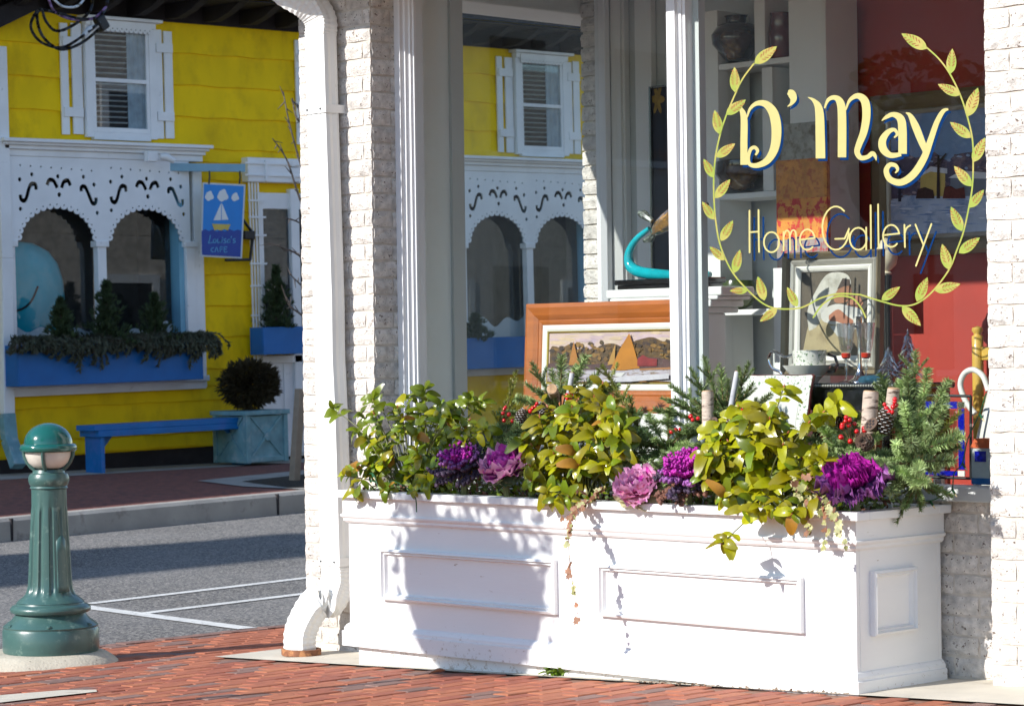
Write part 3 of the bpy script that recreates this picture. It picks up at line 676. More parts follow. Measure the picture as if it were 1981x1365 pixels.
# ================================================================== BOLLARD LIGHT
bo = thing('bollard_light', 'dark green fluted bollard light with domed cap on a concrete foot', 'bollard', (boll[0], boll[1], gz(boll[0])))
bx_, by_ = boll; bz = gz(bx_)
MB().lathe([(.40, -.05), (.385, .0), (.35, .03), (.31, .055), (.27, .066), (.0001, .067)], (bx_, by_, bz), 40, mod=lambda a, i: 1 + .42 * max(0, math.cos(a + 2.356)) * (1 if i < 4 else .3 if i == 4 else 0) + .02 * math.sin(5 * a)).build('concrete_foot', 'concrete_foot', bo, smooth=True)
zb = bz + .0665
MB().lathe([(.262, 0), (.266, .012), (.266, .118), (.258, .132), (.262, .140), (.24, .158), (.215, .175), (.196, .198), (.192, .206), (.215, .214), (.222, .226), (.221, .238), (.210, .250), (.190, .258), (.186, .266), (.0001, .267)], (bx_, by_, zb), 48).build('base', 'bollard_paint', bo, smooth=True)
sh = [(.186, .268), (.172, .282), (.150, .298), (.137, .311), (.1275, .335), (.1225, .36), (.1185, .42), (.115, .50), (.111, .57), (.106, .66), (.100, .76), (.0985, .775), (.0975, .79), (.097, .88), (.0001, .8805)]
def flute(a, i): return 1 - (.10 * max(0, math.cos(12 * a)) ** .5 if 4 <= i <= 10 else (.05 * max(0, math.cos(12 * a)) if i in (3, 11) else 0))
MB().lathe(sh, (bx_, by_, zb), 144, mod=flute).build('shaft', 'bollard_paint', bo, smooth=True, angle=60)
MB().lathe([(.097, .8805), (.106, .886), (.100, .897), (.106, .905), (.1135, .925), (.112, .945), (.106, .958), (.105, .962), (.09, .968), (.085, .985), (.0001, .986)], (bx_, by_, zb), 48).build('collar', 'bollard_paint', bo, smooth=True)
MB().lathe([(.05, .9865), (.085, 1.0), (.112, 1.025), (.126, 1.06), (.128, 1.082), (.0001, 1.083)], (bx_, by_, zb), 40).build('lens', 'lamp_lens', bo, smooth=True)
for k in range(4):
    an = PI / 4 + PI / 2 * k + math.radians(-3)
    pts = [(bx_ + r * math.cos(an), by_ + r * math.sin(an), zb + z) for r, z in ((.08, .985), (.10, 1.0), (.122, 1.028), (.136, 1.06), (.138, 1.088))]
    MB().tube(pts, .011, 8).build('cage_rib', 'bollard_paint', bo, smooth=True)
MB().lathe([(.12, 1.084), (.150, 1.085), (.157, 1.094), (.157, 1.112), (.150, 1.122), (.138, 1.126), (.12, 1.126)], (bx_, by_, zb), 48).build('ring', 'dome_paint', bo, smooth=True)
MB().lathe([(.134 * math.cos(t), 1.1265 + .112 * math.sin(t)) for t in [PI / 2 * i / 12 for i in range(12)]] + [(.0001, 1.2385)], (bx_, by_, zb), 48).build('dome', 'dome_paint', bo, smooth=True)
mb = MB(); ca = math.atan2(-by_, -bx_) + .62; n = 8; rows = [(.325, .131), (.36, .123), (.45, .1175), (.54, .113), (.60, .1095)]
for z, r in rows:
    for i in range(n + 1): an = ca + (-.30 + .6 * i / n); mb.v.append(Vector((bx_ + (r + .001) * math.cos(an), by_ + (r + .001) * math.sin(an), zb + z + (.03 * math.cos((i / n - .5) * PI) if z > .57 else 0))))
for k in range(len(rows) - 1):
    for i in range(n): mb.f.append((k * (n + 1) + i, k * (n + 1) + i + 1, (k + 1) * (n + 1) + i + 1, (k + 1) * (n + 1) + i)); mb.mi.append(0)
bo.scale = (.92, .92, .94)
for k in range(6): an = .4 + k * PI / 3; MB().lathe([(.016, .0), (.016, .008), (.010, .013), (.0001, .014)], (bx_ + .245 * math.cos(an), by_ + .245 * math.sin(an), zb + .146), 8).build('bolt', 'bollard_paint', bo)
o = mb.build('access_door', 'bollard_paint', bo, smooth=True); sm = o.modifiers.new('thick', 'SOLIDIFY'); sm.thickness = .003

# ================================================================== BASKET POST beyond the frame (throws the round shadow on the planter)
mat('leaf_generic', (.06, .10, .03), .5, .3, 10, trans=.25)
t_ = 4.3; bc = onY(905, 1130, PY0) - LDIR * t_
bk = thing('basket_post', 'tall post carrying a round flower basket on the pavement beyond the frame', 'planter', (bc.x, bc.y, gz(bc.x)))
MB().tube([(bc.x + .10, bc.y, gz(bc.x)), (bc.x + .10, bc.y, bc.z - .33)], .022, 10).build('post', 'black_iron', bk)
MB().lathe([(.02, -.44), (.12, -.425), (.24, -.37), (.34, -.28), (.41, -.16), (.44, -.02), (.44, .05), (.0001, .05)], (bc.x, bc.y, bc.z), 32).build('bowl', 'black_iron', bk, smooth=True)
mb = MB(); random.seed(3)
for i in range(900):
    th = rnd(0, 2 * PI); z = rnd(-.12, .75); r = (.52 if z < .4 else .5 * math.sqrt(max(0, 1 - ((z - .4) / .4) ** 2))) * rnd(.55, 1.0)
    c = Vector((bc.x + r * math.cos(th), bc.y + r * math.sin(th), bc.z + z)); a_ = Vector((rnd(-1, 1), rnd(-1, 1), rnd(-1, 1))).normalized() * .045; b_ = a_.orthogonal().normalized() * .025
    mb.add([c - a_, c + b_, c + a_, c - b_], [(0, 1, 2, 3)])
tag(mb.build('foliage', 'leaf_generic', bk, fix=False), kind='stuff')
# ================================================================== YELLOW HOUSE across the street (stands slightly out of true)
TH = .016
HL = Vector((HX, 18, 0))
house = thing('yellow_house', 'bright yellow shingled house with white fretwork arches and shuttered upstairs windows', 'house', HL)
house.rotation_euler = (TH, 0, 0); WL[house.name] = Vector((0, 0, 0))
HR = Matrix.Rotation(TH, 3, 'X'); HRi = HR.inverted()
def H(px, py, off=0.):                                     # photo pixel -> (along, up) on the house front
    p = HRi @ (onX(px, py, HX + off) - HL); return p.y, p.z
def HW(a, b, d=0.): return HL + HR @ Vector((d, a, b))     # house coordinates -> world
hb = lambda u, v, d: (d, u, v)
def hbox(x0, x1, a0, a1, b0, b1, name, m, parent=None, bevel=0.):
    return MB().box(x0, x1, a0, a1, b0, b1).build(name, m, parent or house, bevel=bevel)
random.seed(21)
wallp = node('wall', house)
A0, A1 = -2.4, 10.5
# dark backing of the wall with gaps for the two shop windows
S1, S2 = -.58, 6.30                                        # middle posts of the shop windows
for a0, a1, b0, b1 in ((A0, A1, 3.62, 5.62), (A0, A1, .30, 1.02), (A0, S1 - 1.22, 1.02, 3.62), (S1 + 1.25, S2 - 1.22, 1.02, 3.62), (S2 + 1.25, A1, 1.02, 3.62)):
    hbox(-.12, -.004, a0, a1, b0, b1, 'sheathing', 'yellow_paint', wallp)
hbox(-.12, -.01, A0, A1, -.3, .298, 'foundation', 'house_dark', wallp)
def board(a0, a1, b0, b1):
    """one shingle board, lower edge wavy, lower end proud"""
    n = max(3, int((a1 - a0) / .12)); mb = MB(); ph = rnd(0, 9); am = rnd(.004, .009)
    for i in range(n + 1):
        t = i / n; a = lerp(a0, a1, t); w = am * math.sin(ph + a * 9) + rnd(-.004, .004)
        for x, b in ((.004, b1 + .008), (.028, b0 + w), (.001, b0 + w)): mb.v.append(Vector((x, a, b)))
    for i in range(n):
        for k in range(2): mb.f.append((i * 3 + k, i * 3 + 3 + k, i * 3 + 4 + k, i * 3 + 1 + k)); mb.mi.append(0)
    return mb.build('siding_board', 'yellow_paint', wallp, fix=False)
ROW, B0 = .368, 4.895 - 12 * .368
def siding(a0, a1, b0, b1):
    r = int(math.floor((b0 - B0) / ROW + 1e-3))
    while B0 + r * ROW < b1 - .01:
        lo, hi = max(b0, B0 + r * ROW), min(b1, B0 + (r + 1) * ROW); a = a0
        while a < a1 - .02:
            e = min(a1, a + rnd(1.9, 3.2)); e = a1 if a1 - e < .3 else e
            if hi - lo > .03: board(a, e - .0025, lo, hi)
            a = e
        r += 1
siding(A0, A1, 3.64, 5.62); siding(A0, A1, .32, 1.02); siding(A0, S1 - 1.30, 1.02, 3.64); siding(S1 + 1.36, S2 - 1.30, 1.02, 3.64); siding(S2 + 1.42, A1, 1.02, 3.64)
# eaves with rafter tails and a dark roof
rf = node('roof', house)
er = H(500, 57)[1]
mb = MB(); mb.prism([(-3.2, er + 1.55), (-.004, er + .46), (.85, er + .22), (.85, er + .34), (-3.2, er + 1.7)], lambda u, v, d: (u, d, v), A0, A1); mb.build('slope', 'house_dark', rf)
hbox(-.003, .80, A0, A1, er + .2, er + .215, 'soffit', 'house_dark', rf); hbox(.0, .03, A0, A1, er, er + .199, 'fascia', 'house_dark', rf)
a = A0 + .1
while a < A1:
    MB().prism([(.031, er + .195), (.031, er + .03), (.25, er + .02), (.5, er + .09), (.72, er + .195)], lambda u, v, d: (u, d, v), a, a + .11).build('rafter_tail', 'house_dark', rf); a += .55
e0, e1 = H(-20, 62, .1), H(46, 18, .1)
MB().bar((.12, e0[0], e0[1] + .12), (.12, e1[0] + .1, e1[1] + .1), .2, .18, up=(1, 0, 0)).build('rake_board', 'house_dark', rf)
# upstairs windows
def scallop(a0, a1, b, r, drop):
    n = int(round((a1 - a0) / (2 * r))); w = (a1 - a0) / n; out = [(a0, b + drop), (a0, b)]
    for i in range(n):
        for k in range(1, 7): t = PI * k / 6; out.append((a0 + w * (i + .5) - w / 2 * math.cos(t), b - w * .55 * math.sin(t)))
    out.append((a1, b + drop)); holes = [circ(a0 + w * (i + .5), b + .005, .009, 8) for i in range(n)]
    return [out] + holes
def shutter(w, boards, ac):
    sh_ = node('shutter', house)
    for (l, r_) in boards: hbox(.026, .05, ac + l, ac + r_, 3.895 + rnd(-.01, .01), 5.15 + rnd(-.02, .01), 'shutter_board', 'house_white', sh_, .003)
    l, r_ = boards[0][0], boards[-1][1]
    for b in (4.09, 4.88): hbox(.0505, .072, ac + l + .02, ac + r_ - .01, b, b + .105, 'batten', 'house_white', sh_, .003)
mat('blind', (.62, .66, .68), .5, .08, 5)
mat('curtain', (.35, .42, .48), .7, .2, 9)
def upper_window(ac, full=True):
    shutter(0, ((-.80, -.70), (-.645, -.51)), ac)
    if not full: return
    shutter(0, ((.50, .615), (.645, .765)), ac)
    w = node('window', house)
    hbox(.023, .03, ac - .40, ac + .40, 3.93, 5.13, 'recess', 'house_dark', w)
    mb = MB(); b = 3.98
    while b < 5.08: mb.bar((.045, ac - .35, b), (.045, ac + .10, b + .004), .030, .004, up=(-.35, 0, .94)); b += .062
    tag(mb.build('blind', 'blind', w), kind='stuff')
    mb = MB(); n = 10
    for i in range(n + 1): mb.v += [Vector((.046 + .008 * math.sin(i * 1.9), ac + .11 + .25 * i / n, z)) for z in (3.97, 5.09)]
    mb.f = [(2 * i, 2 * i + 2, 2 * i + 3, 2 * i + 1) for i in range(n)]; mb.mi = [0] * n; mb.build('curtain', 'curtain', w)
    hbox(.066, .069, ac - .355, ac + .355, 3.97, 5.09, 'pane', 'house_glass', w)
    for q in ((ac - .395, ac - .355, 3.93, 5.10), (ac + .355, ac + .395, 3.93, 5.10), (ac - .3545, ac + .3545, 3.93, 3.985), (ac - .3545, ac + .3545, 4.50, 4.545), (ac - .3545, ac + .3545, 5.07, 5.10)):
        hbox(.05, .085, *q, 'sash', 'house_white', w, .003)
    for q in ((ac - .49, ac - .396, 3.87, 5.13), (ac + .396, ac + .49, 3.87, 5.13), (ac - .3955, ac + .3955, 3.845, 3.929)):
        hbox(.024, .092, *q, 'casing', 'house_white', w, .004)
    hbox(.024, .11, ac - .49, ac + .49, 5.131, 5.20, 'head_board', 'house_white', w, .003)
    hbox(.024, .17, ac - .55, ac + .55, 5.2005, 5.235, 'drip_cap', 'house_white', w, .005)
    cut2d('scalloped_trim', scallop(ac - .42, ac + .42, 5.10, .032, .09), hb, .012, 'house_white', w).location.x = .112
upper_window(-.24); upper_window(3.19); upper_window(6.62)
# shop windows with fretwork arches
def zx(x): return (x - 45) / 575 * 1.223
def zy(y): return 3.62 - (y - 975) / 536
def bay_holes(a0):
    hs = []
    P = lambda L, w: stroke_loop([(a0 + zx(x), zy(y), w) for x, y in L])
    hs.append(P([(206, 1168), (200, 1138), (176, 1136), (160, 1165), (150, 1200), (135, 1232), (112, 1228), (106, 1200)], .050))
    hs.append(P([(490, 1172), (491, 1147), (514, 1145), (530, 1175), (545, 1212), (560, 1242), (580, 1238), (583, 1208)], .050))
    hs.append(P([(274, 1140), (288, 1110), (314, 1112), (330, 1138), (338, 1155)], .050)); hs.append(P([(421, 1140), (407, 1110), (382, 1116), (370, 1140), (366, 1155)], .050))
    for x, y, r in ((349, 1195, .022), (343, 1086, .020), (180, 1078, .019), (505, 1085, .019), (105, 1110, .02), (572, 1130, .02), (105, 1283, .019), (588, 1300, .019)): hs.append(circ(a0 + zx(x), zy(y), r * 1.25, 10))
    for i in range(8): hs.append(circ(a0 + zx(110 + i * 64), zy(1026 + i * 3), .0125, 8))
    return hs
mat('fret_white', (.82, .85, .88), .5, .05, 3)
mat('reveal_blue', (.20, .46, .62), .5, .06, 4)
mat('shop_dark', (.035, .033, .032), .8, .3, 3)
mat('snow_board', (.72, .76, .80), .7, .04, 6)
mat('whale_teal', (.004, .40, .52), .35, .08, 5, coat=.3)
def shop_window(c, name, first):
    w = node('shop_window', house); bw = 1.223; aL, aR = c - bw + .01, c + bw
    zs, xs0, ri = 2.70, .10, .535
    out = [(aL - .02, 3.625), (aL - .02, zs)]; tiny = []
    for bc_ in (c - bw / 2, c + bw / 2):
        n = 17; rx, ry = .515, .40; pts = [(bc_ - rx * math.cos(PI * i / n), zs + ry * math.sin(PI * i / n)) for i in range(n + 1)]
        for i in range(n):
            (x0, y0), (x1, y1) = pts[i], pts[i + 1]; mx_, my_ = (x0 + x1) / 2, (y0 + y1) / 2; dx, dy = x1 - x0, y1 - y0; L = math.hypot(dx, dy); nx_, ny_ = dy / L, -dx / L
            out.append((x0, y0))
            for k in range(1, 6): t = PI * k / 6; out.append((mx_ - dx / 2 * math.cos(t) + nx_ * L * .5 * math.sin(t), my_ - dy / 2 * math.cos(t) + ny_ * L * .5 * math.sin(t)))
            tiny.append(circ(mx_ - nx_ * .004, my_ - ny_ * .004, .011, 8))
        out.append(pts[-1])
    out += [(aR + .02, zs), (aR + .02, 3.625)]
    cut2d('fretwork', [out] + bay_holes(c - bw) + bay_holes(c) + tiny, lambda u, v, d: (d + xs0, u, v), .022, 'fret_white', w)
    for a, wd in ((aL - .03, .13), (c - .015, .12), (aR + .02, .13)):
        hbox(.03, .122 - .004, a - wd / 2, a + wd / 2, 1.142, zs - .07, 'post', 'house_white', w, .006)
        hbox(.02, .135, a - wd / 2 - .03, a + wd / 2 + .03, zs - .07, zs - .0, 'capital', 'house_white', w, .008)
    hbox(-.09, .075, aR - .12, aR - .05, 1.14, 3.60, 'reveal', 'reveal_blue', w); hbox(-.09, .025, c + .05, c + .075, 1.14, 3.60, 'reveal', 'reveal_blue', w)
    hbox(.02, .10, aR + .09, aR + .225, 1.0, 3.60, 'pilaster', 'house_white', w, .006)
    hbox(-.06, -.055, aL, aR, 1.10, 3.62, 'pane', 'house_glass', w)
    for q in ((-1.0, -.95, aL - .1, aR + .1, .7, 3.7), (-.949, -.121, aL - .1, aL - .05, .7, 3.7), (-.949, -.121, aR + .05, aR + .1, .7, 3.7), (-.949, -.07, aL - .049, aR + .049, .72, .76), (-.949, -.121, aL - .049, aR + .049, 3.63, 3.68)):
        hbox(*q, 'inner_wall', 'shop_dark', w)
    # stepped cornice and sill
    for x1, b0, b1, e in ((.135, 3.627, 3.70, .0), (.17, 3.7005, 3.745, .02), (.21, 3.7455, 3.775, .045), (.25, 3.7755, 3.815, .075)):
        hbox(.0, x1, aL - .08 - e, aR + .22 + e, b0, b1, 'cornice', 'house_white', w, .006)
    hbox(.0, .16, aL - .1, aR + .22, 1.075, 1.139, 'sill', 'house_white', w, .008); hbox(.0, .115, aL - .08, aR + .2, .985, 1.0745, 'sill_apron', 'house_white', w, .006)
    # white wavy snow bank standing behind the glass
    pts = [(aL, 1.12)] + [(lerp(aL, aR, i / 40), 1.70 + .05 * math.sin(i * .9) + .04 * math.sin(i * .37)) for i in range(41)] + [(aR, 1.12)]
    cut2d('snow_board', [pts], hb, .012, 'snow_board', w).location.x = -.12
    return w
shop_window(S1, 'a', True); shop_window(S2, 'b', False)
# door between the shop windows
dr = node('door', house)
d0, d1 = H(476, 350, .1)[0], 3.4
hb0 = H(520, 306, .1)[1]
hbox(.0, .14, d0, d1, H(480, 352, .1)[1] + .0, hb0, 'door_head', 'house_white', dr, .01)
for k in range(6): a = d0 + .25 + k * .42; hbox(.1405, .165, a, a + .04, H(480, 350, .1)[1], hb0 - .03, 'head_slat', 'house_white', dr)
for bb in (.06, .2): hbox(.1405, .16, d0 - .06, d1, hb0 - bb - .02, hb0 - bb, 'head_rail', 'house_white', dr)
dl, dtop = H(497, 375, .05)[0], H(500, 372, .05)[1]
hbox(.0, .06, dl, dl + .08, .15, dtop, 'jamb', 'house_white', dr, .006)
hbox(.0, .045, dl + .081, dl + .50, H(520, 404, .05)[1], dtop - .002, 'transom', 'house_white', dr, .006)
hbox(.0, .09, dl + .49, dl + .62, .15, dtop + .05, 'column', 'house_white', dr, .01)
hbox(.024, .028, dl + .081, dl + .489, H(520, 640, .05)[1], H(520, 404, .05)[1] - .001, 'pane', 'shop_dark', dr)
hbox(.036, .039, dl + .081, dl + .489, H(520, 640, .05)[1], H(520, 404, .05)[1] - .001, 'pane', 'house_glass', dr)
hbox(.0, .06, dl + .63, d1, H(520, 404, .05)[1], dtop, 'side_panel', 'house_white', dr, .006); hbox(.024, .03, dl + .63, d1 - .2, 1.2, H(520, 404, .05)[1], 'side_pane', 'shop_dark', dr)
wb = H(520, 688, .05)[1]
hbox(.0, .09, dl - .02, d1, wb - .09, wb, 'door_sill', 'house_white', dr, .006); hbox(.0, .045, dl - .02, d1, .12, wb - .091, 'wainscot', 'house_white', dr)
hbox(.046, .06, dl + .34, dl + .38, .14, wb - .1, 'wainscot_rail', 'house_white', dr); hbox(.046, .06, dl + .0, d1, .14, .30, 'wainscot_rail', 'house_white', dr)
# white garden trellis
tr = thing('trellis', 'narrow white garden trellis fixed upright beside the yellow house door', 'trellis', HW(H(490, 600, .1)[0], 1.4, .1))
def wbar(a0, b0, a1, b1, x, w_, t_, name, m, parent):
    return MB().bar(HW(a0, b0, x), HW(a1, b1, x), w_, t_, up=(1, 0, 0)).build(name, m, parent)
ta, tb = H(478, 345, .1), H(503, 700, .1)
for i in range(4): a = ta[0] + .035 + i * .045; wbar(a + .01, tb[1], a - .01, ta[1], .10, .022, .012, 'upright', 'house_white', tr)
for py in (350, 388, 420, 455, 510, 553, 610): b = H(490, py, .1)[1]; wbar(ta[0] - .0, b, ta[0] + .26, b, .114, .022, .012, 'rung', 'house_white', tr)
# hanging cafe sign on its arm
mat('sign_blue', (.004, .24, .72), .45, .06, 4)
mat('sign_navy', (.004, .05, .34), .45, .06, 4)
mat('sign_white', (.74, .78, .80), .5, .05, 6)
mat('sign_sand', (.62, .48, .10), .5, .06, 6)
mat('sign_edge', (.60, .66, .70), .5, .05, 6)
mat('sign_script', (.08, .35, .62), .5, .05, 6)
SO = .42
sg = thing('cafe_sign', 'blue hanging sign with white sailboat and clouds on the yellow house', 'sign', HW(*H(430, 500, SO), SO))
sq = lambda px, py, o_=0.: HW(*H(px, py, SO + o_), SO + o_)
poly = [(392, 353), (475, 357), (468, 500), (388, 496)]
def signpoly(pts, o0, o1, name, m, parent=sg): return MB().prism(pts, lambda u, v, d: sq(u, v, d), o0, o1).build(name, m, parent)
signpoly(poly, -.03, 0, 'board', 'sign_edge'); cx_, cy_ = 431, 426
ins = [(cx_ + (x - cx_) * .93, cy_ + (y - cy_) * .955) for x, y in poly]
signpoly(ins, .001, .003, 'field', 'sign_blue')
sea = [(390, 447), (397, 443), (404, 447), (412, 444), (420, 448), (428, 445), (436, 448), (444, 443), (452, 447), (460, 444), (467, 446), (465, 497), (391, 493)]
signpoly(sea, .0035, .005, 'sea', 'sign_navy')
for (x, y, r) in ((405, 379, 8), (431, 378, 10), (455, 381, 7)):
    signpoly([(x + r * (1 + .18 * math.sin(3 * t)) * math.cos(t), y + r * 1.15 * (1 + .14 * math.sin(4 * t)) * math.sin(t)) for t in [2 * PI * i / 20 for i in range(20)]], .004, .0055, 'cloud', 'sign_white')
signpoly([(428, 392), (427.5, 426), (413, 426)], .004, .0055, 'sail', 'sign_white'); signpoly([(429, 392), (442, 425), (429, 425.5)], .004, .0055, 'sail', 'sign_white')
signpoly([(410, 433), (446, 434), (441, 446), (434, 443), (428, 446), (420, 444), (415, 446)], .0055, .007, 'hull', 'sign_sand')
ltr = [[(407, 455), (405, 466), (403, 470), (412, 469)], [(415.5, 462), (412.8, 465), (413.6, 469.4), (416.6, 469), (418, 465), (415.5, 462)], [(421, 462.5), (420.6, 468.4), (423, 469.6), (425.6, 467), (426, 462.5), (426, 469.5)], [(430, 463), (429, 469)], [(430.6, 459), (430.2, 460.2)], [(437, 462), (433.5, 462.6), (433.5, 465), (436.8, 466.2), (436.6, 469), (432.6, 469.5)], [(444, 463), (440, 465), (440, 469), (444, 468), (445, 463), (445, 469)], [(448, 457), (447, 460)], [(455, 462), (451.5, 462.6), (451.5, 465), (454.8, 466.2), (454.6, 469), (450.6, 469.5)],
       [(413, 479), (409, 481), (409, 486), (413, 487)], [(416, 487), (419, 478), (422, 487)], [(426, 487), (426, 478), (431, 478)], [(426, 482), (430, 482)], [(439, 478), (434, 478), (434, 487), (439, 487)], [(434, 482), (438, 482)]]
for L in ltr: ribbon(MB(), L, lambda u, v: sq(u, v, .0062), 1.7, k=3 if len(L) > 2 else 0).build('letter', 'sign_script', sg, fix=False)
armA, armB = H(365, 322, .28), H(473, 325, SO)
MB().bar(HW(armA[0] - .25, armA[1], .05), HW(armB[0], armB[1], SO), .06, .09).build('arm', 'pale_blue', sg)
for px in (405, 464):
    t0, t1 = sq(px, 331), sq(px - 1, 356); MB().tube([t0, t0.lerp(t1, .5) + Vector((.01, 0, 0)), t1], .010, 6).build('chain', 'black_iron', sg)
# lantern behind the sign
ln = thing('wall_lantern', 'black iron lantern bracket on the wall behind the cafe sign', 'lantern', HW(*H(482, 470, .1), .1))
q0 = [(470, 425), (490, 452), (484, 502), (436, 503)]
for p, q in ((0, 1), (1, 2), (2, 3)): MB().tube([HW(*H(*q0[p], .12), .12), HW(*H(*q0[q], .12), .12)], .018, 6).build('bracket', 'black_iron', ln)
MB().obox(HW(*H(478, 455, .12), .12), (.12, .16, .10)).build('lamp_body', 'black_iron', ln, bevel=.01)
# floodlight on the cornice
fl = thing('floodlight', 'small white floodlight mounted on the white cornice of the yellow house', 'light', HW(*H(290, 300, .25), .25))
c0, c1 = H(291, 303, .25), H(331, 312, .3)
MB().obox(HW(*c0, .26), (.08, .14, .12)).build('mount', 'house_white', fl, bevel=.01)
MB().tube([HW(c0[0] + .1, c0[1], .3), HW(c0[0] + .16, c0[1], .33), HW(c1[0], c1[1], .36)], [.03, .045, .035], 10).build('lamp_head', 'house_white', fl, smooth=True)
# downspout at the corner: white above, teal boot below
dn = thing('corner_downspout', 'white downspout with teal painted foot at the corner of the yellow house', 'downspout', HW(*H(15, 900, .1), .1))
p = [HW(*H(-2, 90, .12), .12), HW(*H(10, 500, .12), .12), HW(*H(14, 800, .12), .12)]
for i in range(2): MB().bar(p[i], p[i + 1], .14, .10, up=(1, 0, 0)).build('pipe', 'house_white', dn, bevel=.01)
p2 = [HW(*H(13, 800, .125), .125), HW(*H(18, 850, .16), .16), HW(*H(36, 902, .35), .35)]
for i in range(2): MB().bar(p2[i], p2[i + 1], .16, .11, up=(1, 0, 0)).build('boot', 'crate_blue', dn, bevel=.01)
# turquoise inflatable whale behind the glass of the first window
wh = thing('whale_display', 'large turquoise blow-up whale behind the glass of the arched window', 'decoration', HW(S1 - 1.1, 1.7, -.27))
wc = H(38, 625, -.27); mb = MB()
mb.lathe([(.0001, -.55), (.3, -.5), (.52, -.3), (.60, 0), (.60, .30), (.52, .50), (.40, .66), (.24, .76), (.0001, .80)], (0, 0, 0), 28, sx=.2, sy=.92)
mb.xform(0, Matrix.Translation(HW(wc[0] + .0, wc[1] + .12, -.27)) @ Matrix.Rotation(-.25, 4, 'X')); mb.build('body', 'whale_teal', wh, smooth=True)
pm = [H(28, 602, .0), H(55, 598, 0), H(75, 582, 0), H(88, 553, 0)]
MB().tube([HW(a, b, -.145) for a, b in spline(pm, 4)], .012, 6).build('mouth', 'house_dark', wh)
# bench
bn = thing('blue_bench', 'blue painted plank bench standing against the yellow house', 'bench', HW(.2, .14, .55))
def bzp(a): return .135
s0, s1 = H(150, 826, .45)[0], H(476, 815, .45)[0]; sb = H(300, 820, .55)[1]
B = lambda x0, x1, a0, a1, b0, b1, name: MB().prism([(a0, b0), (a1, b0), (a1, b1), (a0, b1)], lambda u, v, d: HW(u, v, d), x0, x1).build(name, 'bench_blue', bn, bevel=.006)
B(.42, .76, s0, s1, sb - .03, sb + .03, 'seat'); B(.40, .7605, s0 + .06, s1 - .06, sb - .10, sb - .0305, 'apron')
for a in (s0 + .10, s1 - .22):
    B(.44, .74, a, a + .05, .10, sb - .101, 'leg'); sgn_ = 1 if a < 0 else -1
    MB().prism([(a + (.051 if sgn_ > 0 else -.001), sb - .102), (a + (.051 if sgn_ > 0 else -.001), sb - .32), (a + (.26 if sgn_ > 0 else -.21), sb - .102)], lambda u, v, d: HW(u, v, d), .56, .60).build('brace', 'bench_blue', bn)
# crate planter with a round shrub
def crate(c, wd, name_label, shrub_label):
    a0, x0 = c; b0, h = .125, .60
    cp = thing('crate_planter', name_label, 'planter', HW(a0, b0, x0))
    R = lambda x_0, x_1, a_0, a_1, b_0, b_1, nm, m='crate_blue': MB().prism([(a_0, b_0), (a_1, b_0), (a_1, b_1), (a_0, b_1)], lambda u, v, d: HW(u, v, d), x_0, x_1).build(nm, m, cp, bevel=.005)
    R(x0 - wd / 2 + .02, x0 + wd / 2 - .02, a0 - wd / 2 + .02, a0 + wd / 2 - .02, b0, b0 + h - .06, 'box')
    for sa in (-1, 1):
        for sx in (-1, 1): R(x0 + sx * (wd / 2 - .03) - .03, x0 + sx * (wd / 2 - .03) + .03, a0 + sa * (wd / 2 - .03) - .03, a0 + sa * (wd / 2 - .03) + .03, b0, b0 + h - .051, 'corner_post')
    R(x0 - wd / 2 - .02, x0 + wd / 2 + .02, a0 - wd / 2 - .02, a0 + wd / 2 + .02, b0 + h - .05, b0 + h, 'rim'); 
    for b in (b0 + .01, ): R(x0 - wd / 2 + .062, x0 + wd / 2 - .062, a0 - wd / 2 + .006, a0 + wd / 2 - .006, b, b + .06, 'rail'); R(x0 - wd / 2 + .006, x0 + wd / 2 - .006, a0 - wd / 2 + .062, a0 + wd / 2 - .062, b, b + .0605, 'rail')
    for fx, fn_ in ((1, lambda u, v, d: HW(a0 + u, b0 + v, x0 + wd / 2 - .02 + d)), (-1, lambda u, v, d: HW(a0 - wd / 2 + .02 - d, b0 + v, x0 + u))):
        w2, t_ = wd / 2 - .06, .02
        for s_ in (-1, 1): MB().prism([(-w2, .07 if s_ > 0 else h - .06), (-w2 + t_ * 2, .07 if s_ > 0 else h - .06), (w2, h - .06 if s_ > 0 else .07), (w2 - t_ * 2, h - .06 if s_ > 0 else .07)], fn_, .001, .016 + .002 * s_).build('cross_brace', 'crate_blue', cp)
        MB().prism(circ(0, h / 2, .05, 14), fn_, .017, .03).build('boss', 'crate_blue', cp)
    return HW(a0, b0 + h, x0)
# ================================================================== GREENERY AT THE HOUSE
mat('conifer_dark', (.045, .075, .028), .7, .35, 20, trans=.15)
mat('garland_green', (.085, .098, .062), .75, .35, 20, trans=.15, col2=(.10, .075, .05), c2scale=9, c2lo=.55, c2hi=.7)
mat('shrub_bronze', (.045, .034, .012), .7, .35, 12, trans=.15)
mat('bark', (.07, .05, .038), .9, .3, 20, .003, 60)
mat('twig_grey', (.11, .09, .08), .9, .3, 20)
mat('stake_wood', (.30, .24, .18), .8, .15, 10, .001, 60)
def tuft(mb, p, d, n, L, w, sp):
    for _ in range(n):
        q = (d + Vector((rnd(-sp, sp), rnd(-sp, sp), rnd(-sp, sp)))).normalized() * L * rnd(.6, 1.15); s = q.cross(Vector((rnd(-1, 1), rnd(-1, 1), rnd(-1, 1)))).normalized() * w
        mb.add([p - s * .5, p + s * .5, p + q * .6 + s * .5, p + q, p + q * .6 - s * .5], [(0, 1, 2, 3, 4)])
